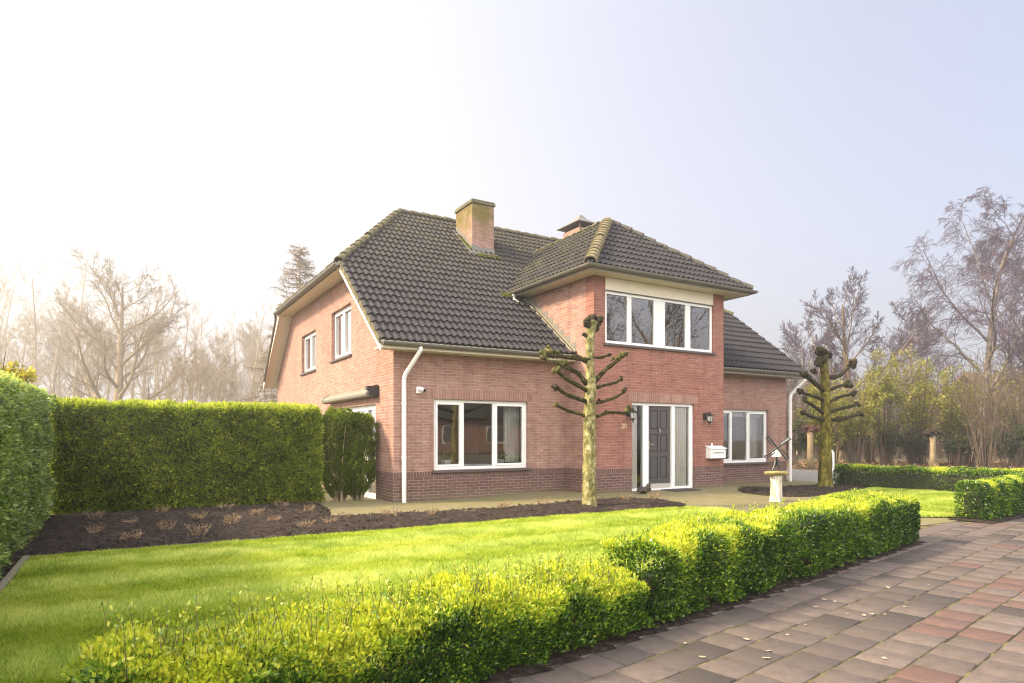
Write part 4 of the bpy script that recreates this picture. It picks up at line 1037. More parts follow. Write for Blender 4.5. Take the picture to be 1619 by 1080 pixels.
# house number
cu = bpy.data.curves.new('house_number', 'FONT'); cu.body = '20'; cu.size = 0.165; cu.extrude = 0.008; cu.offset = 0.004
tmp = bpy.data.objects.new('tmp_text', cu); COL.objects.link(tmp); bpy.context.view_layer.update()
me = bpy.data.meshes.new_from_object(tmp.evaluated_get(bpy.context.evaluated_depsgraph_get())); bpy.data.objects.remove(tmp); me.name = 'house_number'; me.materials.clear()
o = link('house_number', me, M_GOLD); o.rotation_euler = (R(90), 0, 0); o.location = (5.05, BY - 0.014, 1.53)
tag(o, 'pale brass house number 20 on the brick left of the door', 'house number')

# ---- things on the path
t = MB(); t.box(-0.42, -0.26, 0, 0.42, 0.26, 0.016); t = t.build('door_mat', M_MAT, None, bevel=0.004); t.location = (6.62, -1.42, float(path_z(6.6, -1.4)) + 0.002)
tag(t, 'dark rectangular mat on the path before the front door', 'door mat')
bx_, by_ = 5.30, -1.62; bz_ = float(path_z(bx_, by_))
t = empty('bird_statue', (bx_, by_, bz_), 'dark bronze resting bird figure on the path left of the door mat', 'statue', rz=R(14))
def ellips(mb, c, r, n=16, k=10, tilt=0, taper=0.0):
    V = []
    for i in range(k + 1):
        ph = math.pi * i / k; xx = -math.cos(ph); rr = math.sin(ph) * (1 - taper * xx)
        for j in range(n):
            a = 2 * math.pi * j / n; p = np.array([xx * r[0], rr * math.cos(a) * r[1], rr * math.sin(a) * r[2]])
            V.append((c[0] + p[0] * math.cos(tilt) - p[2] * math.sin(tilt), c[1] + p[1], c[2] + p[0] * math.sin(tilt) + p[2] * math.cos(tilt)))
    mb.add(V, [[i * n + j, i * n + (j + 1) % n, (i + 1) * n + (j + 1) % n, (i + 1) * n + j] for i in range(k) for j in range(n)])
m = MB(); ellips(m, (0, 0, 0.075), (0.20, 0.10, 0.075), taper=-0.15, tilt=0.08); ellips(m, (-0.20, 0, 0.06), (0.10, 0.06, 0.02), tilt=-0.1); ellips(m, (0.13, 0, 0.14), (0.06, 0.05, 0.07)); m.build('body', M_BIRD, t, smooth=True)
m = MB(); ellips(m, (0.15, 0, 0.172), (0.055, 0.042, 0.04)); m.tube([(0.19, 0, 0.167), (0.255, 0, 0.15)], [0.018, 0.006], 8); m.build('head', M_BIRD, t, smooth=True)
for s in (-1, 1):
    m = MB(); ellips(m, (-0.04, s * 0.088, 0.095), (0.15, 0.022, 0.05), tilt=0.12); m.build('wing', M_BIRD, t, smooth=True)
# stump with a slab and the little windmill
px_, py_ = 6.94, -3.80
t = empty('pedestal', (px_, py_, float(path_z(px_, py_))), 'whitish tree stump with a mossy slab on top beside the path', 'pedestal')
m = MB(); a = np.linspace(0, 2 * np.pi, 18, endpoint=False); rng = np.random.default_rng(2); V = []; lob = 1 + 0.08 * np.sin(3 * a + 1) + rng.normal(0, 0.02, 18)
hs = [(-0.03, 0.145), (0.05, 0.125), (0.25, 0.115), (0.45, 0.118), (0.55, 0.122)]
for z, r_ in hs: V += [(r_ * l * math.cos(q), r_ * l * math.sin(q), z) for q, l in zip(a, lob)]
m.add(V, [[i * 18 + j, i * 18 + (j + 1) % 18, (i + 1) * 18 + (j + 1) % 18, (i + 1) * 18 + j] for i in range(4) for j in range(18)] + [[72 + j for j in range(18)]]); m.build('stump', M_STUMP, t, smooth=True)
m = MB(); V = []; a = np.linspace(0, 2 * np.pi, 24, endpoint=False); lob = 1 + rng.normal(0, 0.05, 24) + 0.1 * np.cos(2 * a)
for z, s in ((0.552, 0.16), (0.565, 0.235), (0.60, 0.255), (0.625, 0.235), (0.632, 0.20)): V += [(s * l * math.cos(q) * 1.05, s * l * math.sin(q) * 0.85, z + 0.012 * math.sin(q * 2)) for q, l in zip(a, lob)]
m.add(V, [[i * 24 + j, i * 24 + (j + 1) % 24, (i + 1) * 24 + (j + 1) % 24, (i + 1) * 24 + j] for i in range(4) for j in range(24)] + [[96 + j for j in range(24)], [j for j in range(24)][::-1]]); m.build('slab', M_SLAB, t)
t = empty('garden_windmill', (px_, py_, float(path_z(px_, py_)) + 0.635), 'small black and white windmill ornament standing on the slab of the stump', 'windmill', rz=R(-48))
m = MB(); m.box(-0.12, -0.10, 0, 0.12, 0.10, 0.02)
for sx in (-1, 1):
    for sy in (-1, 1): m.tube([(sx * 0.08, sy * 0.08, 0.02), (sx * 0.02, sy * 0.02, 0.20)], 0.014, 6)
m.tube([(0, 0, 0.10), (0, 0, 0.30)], 0.018, 8); m.tube([(-0.05, 0, 0.20), (0, -0.02, 0.235), (0.05, 0, 0.20)], 0.012, 6); m.build('trestle', M_BLACK, t)
m = MB(); m.prism([(-0.085, -0.09, 0.29), (0.085, -0.09, 0.29), (0.085, -0.09, 0.40), (0.0, -0.09, 0.49), (-0.085, -0.09, 0.40)], (0, 0.20, 0)); m.build('mill_house', M_MAIL, t, bevel=0.006)
m = MB(); m.tube([(0, -0.09, 0.475), (0, -0.17, 0.48)], 0.016, 8); m.lathe([(0.03, 0), (0.035, 0.02), (0.01, 0.03)], (0, -0.15, 0.46), 8); m.build('axle', M_BLACK, t)
for k in range(4):
    a = R(36 + 90 * k); d = np.array([math.cos(a), 0, math.sin(a)]); s = np.array([-math.sin(a), 0, math.cos(a)]); c = np.array([0, -0.165 - 0.006 * (k % 2), 0.48])
    m = MB(); m.tube([c, c + d * 0.32], [0.022, 0.018], 6)
    for q in np.linspace(0.10, 0.30, 5): m.tube([c + d * q, c + d * q + s * 0.055], 0.008, 4)
    m.tube([c + d * 0.09 + s * 0.055, c + d * 0.30 + s * 0.055], 0.010, 4)
    bl = m.build('blade', M_BLACK, t)
    if k == 0:
        m = MB(); p = c + np.array([0, 0.006, 0]); m.prism([p + d * 0.10 + s * 0.006, p + d * 0.29 + s * 0.006, p + d * 0.29 + s * 0.05, p + d * 0.10 + s * 0.05], (0, 0.004, 0)); m.build('sail', M_MAIL, bl)
# ==================================================================== HEDGES AND SHRUBS
def hedge(name, label, P, Q, w, hfun, nleaf, L, Wl, m, seed, tint, z0=0.02, lump=0.05, lump_s=4.0, core=True, updown=0.35, flat=False, out=0.8, stems=0, top_frac=None, core_in=0.10, gap=0.33, drop=0.07, front=1.5):
    """clipped hedge from P to Q, width w to the left of P->Q; leaves grow in a shell round an added dark core that blocks light"""
    rng = np.random.default_rng(seed)
    P = np.array(P, float); Q = np.array(Q, float); Ln = np.linalg.norm(Q - P); d = (Q - P) / Ln; nl = np.array([-d[1], d[0]])
    hm = hfun(np.linspace(0, Ln, 20)).mean()
    areas = np.array([Ln * hm, Ln * hm * 0.5, Ln * w * (1.0 if top_frac is None else top_frac), w * hm, w * hm]); areas[0] *= front; areas[1] *= 0.5; cnt = (areas / areas.sum() * nleaf).astype(int)
    S = []; T = []; Z = []; N = []
    for k, c in enumerate(cnt):
        a = rng.random(c); b = rng.random(c)
        s = a * Ln if k < 3 else (np.zeros(c) if k == 3 else np.full(c, Ln)); t = np.zeros(c) if k == 0 else (np.full(c, w) if k == 1 else (b * w if k == 2 else a * w))
        h = hfun(s); z = b * h if k != 2 else h
        n = np.zeros((c, 3)); n[:, 0] = (-1 if k == 3 else 1) if k > 2 else 0; n[:, 1] = -1 if k == 0 else (1 if k == 1 else 0); n[:, 2] = 1 if k == 2 else 0
        S.append(s); T.append(t); Z.append(z); N.append(n)
    S = np.concatenate(S); T = np.concatenate(T); Z = np.concatenate(Z); N = np.vstack(N); c = len(S)
    H = hfun(S)
    # round the edges a little
    ez = np.clip((Z - (H - 0.12)) / 0.12, 0, 1); es = np.clip(np.abs(T - w / 2) - (w / 2 - 0.1), 0, 0.1) / 0.1
    L3 = np.column_stack([S, T, Z])
    bulge = (vnoise(L3 * lump_s, seed) - 0.5) * 2 * lump + (vnoise(L3 * lump_s * 2.7, seed + 1) - 0.5) * lump
    L3 = L3 + N * bulge[:, None]
    L3 += N * (-rng.exponential(0.035, c)[:, None] + 0.02)
    L3[:, 2] -= np.where(N[:, 2] == 0, 0, es * 0.05); L3 += N * np.where(N[:, 2] == 0, -ez * 0.05, 0)[:, None]
    L3[:, 2] = np.maximum(L3[:, 2], 0.03)
    kp = (vnoise(L3 * 14, seed + 7) + rng.normal(0, 0.12, c) > gap) | (N[:, 2] > 0.5)
    L3 = L3[kp]; N = N[kp]; H = H[kp]; c = len(L3)
    D = N * out + rng.normal(0, 0.45, (c, 3)) + np.array([0, 0, updown])
    tn = tint(L3, N, H, rng)
    toW = lambda X: np.column_stack([P[0] + d[0] * X[:, 0] + nl[0] * X[:, 1], P[1] + d[1] * X[:, 0] + nl[1] * X[:, 1], X[:, 2] + z0])
    dW = np.column_stack([d[0] * D[:, 0] + nl[0] * D[:, 1], d[1] * D[:, 0] + nl[1] * D[:, 1], D[:, 2]])
    v, f = leaves(toW(L3), dW, L * rng.uniform(0.65, 1.25, c), Wl * rng.uniform(0.7, 1.2, c), rng)
    parts = [(v, f, 0, np.repeat(tn, 4))]
    t = empty(name, (P[0], P[1], 0), label, 'hedge')
    inv = np.array([P[0], P[1], 0])
    if core:  # added solid core, coloured dark, keeps light from passing through the hedge
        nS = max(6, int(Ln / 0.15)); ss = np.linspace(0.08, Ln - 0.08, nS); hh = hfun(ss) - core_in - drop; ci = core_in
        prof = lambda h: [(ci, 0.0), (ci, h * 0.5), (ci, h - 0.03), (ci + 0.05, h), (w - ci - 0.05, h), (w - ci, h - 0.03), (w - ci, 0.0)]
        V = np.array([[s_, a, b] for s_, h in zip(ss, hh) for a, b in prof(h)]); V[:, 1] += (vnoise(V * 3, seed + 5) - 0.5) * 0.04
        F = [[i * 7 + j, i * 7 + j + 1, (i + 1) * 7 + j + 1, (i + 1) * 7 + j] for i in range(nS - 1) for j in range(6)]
        mb = MB(); mb.add(toW(V) - inv, F + [[j for j in range(7)], [(nS - 1) * 7 + j for j in range(7)][::-1]]); mb.build('dark_core', M_HEDGECORE, t)
    for q in parts: q[0][:] = q[0] - inv
    link('foliage', fast_mesh('foliage', parts), m, t)
    if stems:
        k = stems; s_ = rng.uniform(0.05, Ln - 0.05, k); tt = rng.uniform(0.10, w - 0.10, k)
        p0 = toW(np.column_stack([s_, tt, np.full(k, -0.03)])); hh = hfun(s_) * rng.uniform(0.25, 0.7, k)
        p1 = p0 + np.column_stack([rng.normal(0, 0.05, k), rng.normal(0, 0.05, k), hh * 0.5]); p2 = p1 + np.column_stack([rng.normal(0, 0.05, k), rng.normal(0, 0.05, k), hh * 0.5])
        vv, ff = tube_arrays(np.stack([p0, p1, p2], 1) - inv, np.tile([0.006, 0.004, 0.002], (k, 1)), 4)
        link('stem', fast_mesh('stem', [(vv, ff, 0, None)]), M_TWIGCORE, t)
    return t
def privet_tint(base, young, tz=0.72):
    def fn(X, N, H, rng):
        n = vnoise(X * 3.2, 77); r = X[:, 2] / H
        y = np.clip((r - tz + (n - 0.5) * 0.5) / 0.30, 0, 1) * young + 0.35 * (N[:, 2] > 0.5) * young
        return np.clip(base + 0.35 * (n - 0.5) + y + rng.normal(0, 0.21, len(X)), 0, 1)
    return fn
def nz1(s, k, seed): s = np.atleast_1d(s); return vnoise(np.column_stack([s * k, np.zeros(len(s)), np.zeros(len(s))]), seed)
ha = (-4.74, fl(-4.74)); hb = (-1.58, fl(-1.58)); hb2 = (-1.42, fl(-1.42)); hc = (3.95, fl(3.95))
HF1 = lambda s: 0.46 - 0.04 * np.asarray(s) + 0.06 * (nz1(s, 2.2, 4) - 0.5) + 0.09 * (nz1(s, 6, 9) - 0.5)
HF2 = lambda s: 0.49 + 0.04 * nz1(s, 1.6, 14) + 0.05 * nz1(s, 5, 19) + 0.02 * np.asarray(s) / 4.8
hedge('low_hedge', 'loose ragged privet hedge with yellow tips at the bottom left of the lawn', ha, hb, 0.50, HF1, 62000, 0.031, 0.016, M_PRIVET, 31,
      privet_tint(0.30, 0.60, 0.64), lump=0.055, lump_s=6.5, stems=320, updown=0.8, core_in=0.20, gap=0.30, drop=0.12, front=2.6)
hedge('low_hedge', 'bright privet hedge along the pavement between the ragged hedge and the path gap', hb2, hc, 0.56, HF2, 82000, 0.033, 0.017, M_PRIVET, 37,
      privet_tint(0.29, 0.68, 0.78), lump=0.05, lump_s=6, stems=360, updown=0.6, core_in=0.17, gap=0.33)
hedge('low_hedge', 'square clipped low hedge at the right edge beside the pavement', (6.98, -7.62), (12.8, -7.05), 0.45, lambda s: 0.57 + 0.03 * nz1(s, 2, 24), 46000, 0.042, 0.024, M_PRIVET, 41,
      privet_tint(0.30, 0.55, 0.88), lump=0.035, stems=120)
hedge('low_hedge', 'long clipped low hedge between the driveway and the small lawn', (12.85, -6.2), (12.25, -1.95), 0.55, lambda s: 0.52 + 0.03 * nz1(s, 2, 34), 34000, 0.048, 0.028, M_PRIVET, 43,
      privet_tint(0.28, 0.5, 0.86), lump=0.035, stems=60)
# shoots standing out of the ragged hedge tops
def shoots(parent, P, Q, w, hf, n, seed, lmax=0.2):
    rng = np.random.default_rng(seed); P = np.array(P); Q = np.array(Q); Ln = np.linalg.norm(Q - P); d = (Q - P) / Ln; nl = np.array([-d[1], d[0]])
    s = rng.uniform(0.05, Ln - 0.05, n); t = rng.uniform(0.03, w - 0.03, n); ln = rng.uniform(0.06, lmax, n)
    b = np.column_stack([P[0] + d[0] * s + nl[0] * t, P[1] + d[1] * s + nl[1] * t, hf(s) - 0.05]); dr = nrm(np.column_stack([rng.normal(0, 0.2, n), rng.normal(0, 0.2, n), np.ones(n)]))
    inv = np.array([P[0], P[1], 0])
    vv, ff = tube_arrays(np.stack([b, b + dr * ln[:, None] * 0.5, b + dr * ln[:, None]], 1) - inv, np.tile([0.003, 0.002, 0.001], (n, 1)), 3)
    k = 12; q = np.repeat(b, k, 0) + np.repeat(dr * ln[:, None], k, 0) * np.tile(np.linspace(0.2, 1, k), n)[:, None]
    D = np.repeat(dr, k, 0) * 0.8 + rng.normal(0, 0.6, (n * k, 3)); v, f = leaves(q - inv, D, 0.027 * rng.uniform(.7, 1.2, n * k), 0.013, rng)
    link('shoot', fast_mesh('shoot', [(v, f, 0, np.repeat(np.clip(0.80 + rng.normal(0, 0.15, n * k), 0, 1), 4)), (vv, ff, 1, None)]), [M_PRIVET, M_TWIGCORE], parent)
lh = [o for o in COL.objects if o.name.startswith('low_hedge')]
shoots(lh[0], ha, hb, 0.50, HF1, 520, 51, 0.27)
shoots(lh[1], hb2, hc, 0.56, HF2, 420, 52)

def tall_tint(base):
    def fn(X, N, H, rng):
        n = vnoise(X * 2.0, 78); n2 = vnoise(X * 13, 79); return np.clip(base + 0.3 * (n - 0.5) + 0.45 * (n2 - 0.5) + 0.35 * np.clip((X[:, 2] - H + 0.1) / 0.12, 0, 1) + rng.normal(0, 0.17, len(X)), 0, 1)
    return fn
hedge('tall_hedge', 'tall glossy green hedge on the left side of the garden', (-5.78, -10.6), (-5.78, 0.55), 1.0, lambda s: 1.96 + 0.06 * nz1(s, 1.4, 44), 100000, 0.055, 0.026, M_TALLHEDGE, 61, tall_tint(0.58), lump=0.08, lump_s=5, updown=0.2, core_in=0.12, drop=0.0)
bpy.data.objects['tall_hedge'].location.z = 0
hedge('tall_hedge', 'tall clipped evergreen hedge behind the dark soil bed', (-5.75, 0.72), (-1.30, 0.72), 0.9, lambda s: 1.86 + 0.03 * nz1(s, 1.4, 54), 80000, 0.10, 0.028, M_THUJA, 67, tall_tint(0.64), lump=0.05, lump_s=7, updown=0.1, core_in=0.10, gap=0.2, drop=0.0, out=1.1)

def shrub(name, label, loc, rx, ry, h, n, L, Wl, m, seed, stem_m, nst=7, bare=0.15, group=None, cat='shrub', tint=0.5, dens_top=0.5, clump=2.2, stem_r=0.018):
    """several stems fanning out, leaf clumps round their upper parts"""
    rng = np.random.default_rng(seed); t = empty(name, loc, label, cat, group)
    k = nst; a = rng.uniform(0, 2 * np.pi, k); rr = np.sqrt(rng.random(k))
    tip = np.column_stack([np.cos(a) * rx * rr, np.sin(a) * ry * rr, h * (1 - 0.35 * rr ** 2) * rng.uniform(0.8, 1.0, k)])
    base = tip * [0.15, 0.15, 0]; mid = base + (tip - base) * 0.5 + np.column_stack([-tip[:, 0] * 0.12, -tip[:, 1] * 0.12, h * 0.06 * np.ones(k)])
    P = np.stack([base, (base + mid) / 2 + rng.normal(0, 0.02, (k, 3)), mid, (mid + tip) / 2 + rng.normal(0, 0.02, (k, 3)), tip], 1); P[:, 0, 2] = -0.03
    tv, tf = tube_arrays(P, np.tile(np.linspace(1, 0.3, 5) * stem_r, (k, 1)), 5)
    # side twigs
    q = k * 10; st = rng.integers(0, k, q); u = rng.uniform(0.3, 1, q) * 3.999; i0 = u.astype(int); fr = (u - i0)[:, None]
    b = P[st, i0] * (1 - fr) + P[st, i0 + 1] * fr; dr = nrm(rng.normal(0, 1, (q, 3)) * [1, 1, 0.5] + [0, 0, 0.5]) * (0.22 * h * rng.uniform(0.4, 1, q))[:, None] * np.array([min(1, rx / h * 1.5), min(1, ry / h * 1.5), 0.7])
    tw = np.stack([b, b + dr * 0.5 + rng.normal(0, 0.01, (q, 3)), b + dr], 1); wv, wf = tube_arrays(tw, np.tile(np.array([0.35, 0.25, 0.12]) * stem_r, (q, 1)), 3)
    link('stem', fast_mesh('stem', [(tv, tf, 0, None), (wv, wf, 0, None)]), stem_m, t)
    if n:
        st = rng.integers(0, q, n); u = rng.random(n)[:, None]; c = b[st] + dr[st] * (0.2 + 0.9 * u) + rng.normal(0, 0.035 * h / 1.7, (n, 3))
        c = c[c[:, 2] > h * bare]; nn = len(c)
        keep = vnoise(c * clump / h * 2, seed) + rng.normal(0, 0.15, nn) > 0.36; c = c[keep]; nn = len(c)
        if nn == 0: return t
        D = nrm(c * [1 / rx, 1 / ry, 0.2 / h]) + rng.normal(0, 0.7, (nn, 3)); v, f = leaves(c, D, L * rng.uniform(0.6, 1.3, nn), Wl, rng)
        tn = np.clip(tint + 0.4 * (vnoise(c * 2.5, seed + 1) - 0.5) + 0.25 * (c[:, 2] / h - 0.6) + rng.normal(0, 0.15, nn), 0, 1)
        link('foliage', fast_mesh('foliage', [(v, f, 0, np.repeat(tn, 4))]), m, t)
    return t
def thuja_bush(label, loc, rx, ry, h, n, seed, bare):
    """loose conifer bush: bare legs below, upright flat sprays above"""
    rng = np.random.default_rng(seed); t = empty('thuja_bush', loc, label, 'shrub')
    k = 12; a = rng.uniform(0, 6.28, k); rr = np.sqrt(rng.random(k)); tip = np.column_stack([np.cos(a) * rx * rr, np.sin(a) * ry * rr, h * rng.uniform(0.75, 0.97, k)]); b = tip * [0.3, 0.3, 0] + [0, 0, -0.03]
    mid = (b + tip) / 2 + rng.normal(0, 0.03, (k, 3)); v, f = tube_arrays(np.stack([b, mid, tip], 1), np.tile([0.022, 0.014, 0.005], (k, 1)), 5)
    link('stem', fast_mesh('stem', [(v, f, 0, None)]), M_OAKBARK, t)
    z = h * (bare + (1 - bare) * rng.random(n) ** 0.85); a = rng.uniform(0, 6.28, n)
    lobe = 0.80 + 0.45 * (vnoise(np.column_stack([np.cos(a) * 1.6, np.sin(a) * 1.6, z * 2.2]), seed) - 0.35)
    pr = np.clip((z / h - bare * 0.5) / 0.25, 0, 1) ** 0.6 * np.clip((1.04 - z / h) / 0.16, 0, 1) ** 0.5
    r = lobe * pr * (1 - rng.exponential(0.16, n).clip(0, 0.9)); p = np.column_stack([np.cos(a) * rx * r, np.sin(a) * ry * r, z])
    keep = vnoise(p * 7, seed + 3) + rng.normal(0, 0.1, n) > 0.34; p = p[keep]; n = len(p); a = a[keep]
    D = np.column_stack([np.cos(a) * 0.5, np.sin(a) * 0.5, np.full(n, 0.9)]) + rng.normal(0, 0.35, (n, 3)); v, f = leaves(p, D, 0.085 * rng.uniform(0.6, 1.3, n), 0.022, rng)
    tn = np.clip(0.31 + 0.4 * (vnoise(p * 4, seed + 1) - 0.5) + 0.25 * np.clip(p[:, 2] / h - 0.7, 0, 1) + rng.normal(0, 0.15, n), 0, 1)
    link('foliage', fast_mesh('foliage', [(v, f, 0, np.repeat(tn, 4))]), M_THUJA, t)
thuja_bush('dark green loose thuja bush touching the clipped evergreen hedge', (-0.85, 0.92, 0), 0.43, 0.38, 1.90, 15000, 71, 0.0)
thuja_bush('dark green loose thuja bush close to the brick corner with bare legs', (-0.44, 1.0, 0), 0.42, 0.36, 1.80, 15000, 72, 0.02)
p = cw(14, 11.5); shrub('garden_shrub', 'yellow leaved shrub rising behind the left hedge', (p[0] - 0.3, p[1], 0), 1.1, 0.8, 2.95, 9000, 0.10, 0.06, M_YELLOW, 73, M_TWIG, 12, 0.4, tint=0.55)
p = cw(196, 13.2); shrub('garden_shrub', 'tip of a small reddish twig shrub behind the clipped hedge', (p[0], p[1] + 0.6, 0), 0.25, 0.2, 2.12, 120, 0.06, 0.035, M_TAN, 74, M_TWIG, 5, 0.85, tint=0.1, stem_r=0.012)

# small dry shrubs set out in the soil
SPOTS = [(-5.02, -2.19), (-5.08, -0.39), (-4.62, -3.05), (-4.61, -1.35), (-4.19, -2.34), (-4.14, 0.03), (-3.69, -1.21), (-3.83, -3.09), (-3.33, -2.19), (-3.13, 0.1), (-2.8, -1.07), (-2.71, -2.06), (-2.2, -0.09), (-2.45, -3.0), (-1.94, -1.06), (-2.02, -2.75), (-1.64, -2.25), (-0.97, -2.46), (-0.28, -2.58), (0.37, -2.65), (1.21, -2.37), (2.11, -2.28), (3.3, -2.35), (3.9, -2.6), (4.65, -2.6)]
def dry_shrub(seed, lush):
    rng = np.random.default_rng(seed); t = empty('dry_shrub', (0, 0, 0), group='dry shrubs planted in the soil bed')
    k = 16; a = rng.uniform(0, 2 * np.pi, k); l = rng.uniform(0.10, 0.19, k); b = np.column_stack([np.cos(a) * 0.02, np.sin(a) * 0.02, np.full(k, -0.02)])
    tip = b + np.column_stack([np.cos(a) * l * 0.75, np.sin(a) * l * 0.75, l * 0.95]); mid = (b + tip) / 2 + rng.normal(0, 0.01, (k, 3))
    v1, f1 = tube_arrays(np.stack([b, mid, tip], 1), np.tile([0.004, 0.003, 0.0015], (k, 1)), 4)
    q = 40; s = rng.integers(0, k, q); b2 = mid[s] + (tip - mid)[s] * rng.random((q, 1)); d2 = rng.normal(0, 0.03, (q, 3)) + [0, 0, 0.035]
    v2, f2 = tube_arrays(np.stack([b2, b2 + d2 * 0.5, b2 + d2], 1), np.tile([0.0025, 0.002, 0.001], (q, 1)), 3)
    link('twig', fast_mesh('twig', [(v1, f1, 0, None), (v2, f2, 0, None)]), M_TANSTEM, t)
    n = lush; s = rng.integers(0, q, n); c = b2[s] + d2[s] * rng.random((n, 1)) + rng.normal(0, 0.012, (n, 3)); v, f = leaves(c, rng.normal(0, 0.6, (n, 3)) + [0, 0, 0.5], 0.03, 0.014, rng)
    link('foliage', fast_mesh('foliage', [(v, f, 0, np.repeat(np.clip(rng.normal(0.6, 0.25, n), 0, 1), 4))]), M_TAN, t)
    return t
protos = [dry_shrub(101, 110), dry_shrub(102, 60), dry_shrub(103, 160)]
rng = np.random.default_rng(9)
for i, (x, y) in enumerate(SPOTS):
    o = protos[i] if i < 3 else copy_tree(protos[i % 3])
    o.location = (x, y, float(path_z(x, y)) + 0.02); o.rotation_euler = (0, 0, rng.uniform(0, 6)); s = rng.uniform(0.72, 1.05); o.scale = (s, s, s * rng.uniform(0.75, 1.15))
    far = y > -0.5; mid_ = -1.6 < y <= -0.5
    lab = ('small dry shrub in the dark soil close to the tall clipped hedge' if far else 'small dry shrub in the middle of the dark soil bed') if x < -1.8 else 'small dry shrub in the narrow soil strip along the house path'
    if x < -1.8 and not far and not mid_: lab = 'small dry shrub in the dark soil near the lawn edge'
    if x > 4.5: lab = 'small dry shrub at the soil tip below the bird statue'
    if x == 3.3: lab = 'small dry shrub just right of the pollarded tree trunk'
    if x == -5.02: lab = 'small dry shrub nearest to the tall hedge on the left'
    tag(o, lab, 'shrub', 'dry shrubs planted in the soil bed')

# ==================================================================== TREES
class Skel:
    def __init__(s): s.g = {}
    def add(s, pts, rad, lev): s.g.setdefault((len(pts), lev), []).append((pts, rad))
    def arrays(s, levs, sides):
        out = []
        for (k, lev), L in s.g.items():
            if lev not in levs: continue
            v, f = tube_arrays(np.array([x[0] for x in L]), np.array([x[1] for x in L]), sides.get(lev, 3)); out.append((v, f, 0, None))
        return out
def rotate_about(d, ang, az, rng):
    d = d / np.linalg.norm(d); r = np.array([1., 0, 0]) if abs(d[2]) > 0.9 else np.array([0, 0, 1.])
    u = np.cross(d, r); u /= np.linalg.norm(u); v = np.cross(d, u)
    return d * math.cos(ang) + (u * math.cos(az) + v * math.sin(az)) * math.sin(ang)
def grow(sk, rng, p, d, L, r, lev, spec, rmin):
    S = spec[lev]; n = S.get('seg', 5); pts = [p]; rad = [r]; dirs = [d]
    for i in range(n):
        d = d + rng.normal(0, S.get('wob', 0.12), 3) + np.array([0, 0, S.get('up', 0.0)]) * (i + 1) / n
        d = d / np.linalg.norm(d); p = p + d * L / n; pts.append(p); dirs.append(d)
        rad.append(max(rmin, r * (1 - (1 - S.get('tip', 0.25)) * (i + 1) / n)))
    sk.add(np.array(pts), np.array(rad), lev)
    if lev + 1 >= len(spec): return
    m = S['n']; az = rng.uniform(0, 6.28)
    for j in range(m):
        t = S.get('t0', 0.3) + (1 - S.get('t0', 0.3)) * (j + rng.random()) / m; x = min(t * n, n - 1e-3); i = int(x); fr = x - i
        q = pts[i] * (1 - fr) + pts[i + 1] * fr; az += 2.4 + rng.normal(0, 0.4)
        ang = rng.uniform(*S['ang']); dd = rotate_about(dirs[i], ang, az, rng)
        ll = L * S['len'] * (1 - S.get('fall', 0.5) * t) * rng.uniform(0.75, 1.2); rr = min(rad[i] * 0.75, max(rmin, (rad[i] * (1 - fr) + rad[i + 1] * fr) * S.get('rr', 0.55)))
        grow(sk, rng, q, dd, ll, rr, lev + 1, spec, rmin)
def bare_tree(name, label, loc, H, r, spec, seed, m_tr, m_tw, group=None, rmin=0.006, split=2, cat='tree', lean=(0, 0)):
    rng = np.random.default_rng(seed); sk = Skel(); t = empty(name, loc, label, cat, group)
    grow(sk, rng, np.array([0., 0, -0.1]), nrm(np.array([lean[0], lean[1], 1.0])), H, r, 0, spec, rmin)
    n = len(spec); sides = {0: 9, 1: 6, 2: 4}
    link('trunk', fast_mesh('trunk', sk.arrays(range(split), sides)), m_tr, t, smooth=True)
    link('crown', fast_mesh('crown', sk.arrays(range(split, n), sides)), m_tw, t)
    return t
OAK = [dict(n=20, len=0.66, ang=(0.55, 1.1), t0=0.16, fall=0.62, seg=10, wob=0.035, up=0.05, tip=0.15, rr=0.5), dict(n=9, len=0.48, ang=(0.4, 0.95), t0=0.22, seg=8, wob=0.11, up=0.16, rr=0.5, fall=0.4),
       dict(n=8, len=0.5, ang=(0.4, 0.9), t0=0.15, seg=5, wob=0.15, up=0.14), dict(n=7, len=0.55, ang=(0.3, 0.9), t0=0.1, seg=4, wob=0.17, up=0.1), dict(seg=3, wob=0.2, up=0.05, tip=0.3)]
POPLAR = [dict(n=16, len=0.30, ang=(0.35, 0.8), t0=0.3, fall=0.6, seg=10, wob=0.035, tip=0.15, rr=0.4), dict(n=8, len=0.5, ang=(0.3, 0.8), t0=0.2, seg=5, wob=0.1, up=0.15), dict(n=6, len=0.55, ang=(0.3, 0.9), t0=0.1, seg=4, wob=0.15, up=0.1), dict(seg=3, wob=0.2, up=0.05)]
ROUND = [dict(n=13, len=0.72, ang=(0.4, 0.9), t0=0.12, fall=0.68, seg=8, wob=0.06, tip=0.2, rr=0.55), dict(n=9, len=0.5, ang=(0.35, 0.8), t0=0.2, seg=6, wob=0.1, up=0.12, rr=0.5), dict(n=9, len=0.5, ang=(0.3, 0.8), t0=0.15, seg=5, wob=0.14, up=0.1), dict(n=7, len=0.55, ang=(0.3, 0.8), t0=0.1, seg=4, wob=0.16, up=0.06), dict(seg=3, wob=0.2, up=0.02)]
BIRCH = [dict(n=15, len=0.66, ang=(0.5, 1.05), t0=0.20, fall=0.68, seg=10, wob=0.08, tip=0.15, rr=0.5), dict(n=10, len=0.45, ang=(0.4, 0.95), t0=0.22, seg=7, wob=0.12, up=0.05, rr=0.45), dict(n=12, len=0.55, ang=(0.4, 1.0), t0=0.12, seg=6, wob=0.14, up=-0.12), dict(n=9, len=0.6, ang=(0.3, 0.9), t0=0.05, seg=5, wob=0.12, up=-0.42), dict(seg=4, wob=0.12, up=-0.5)]
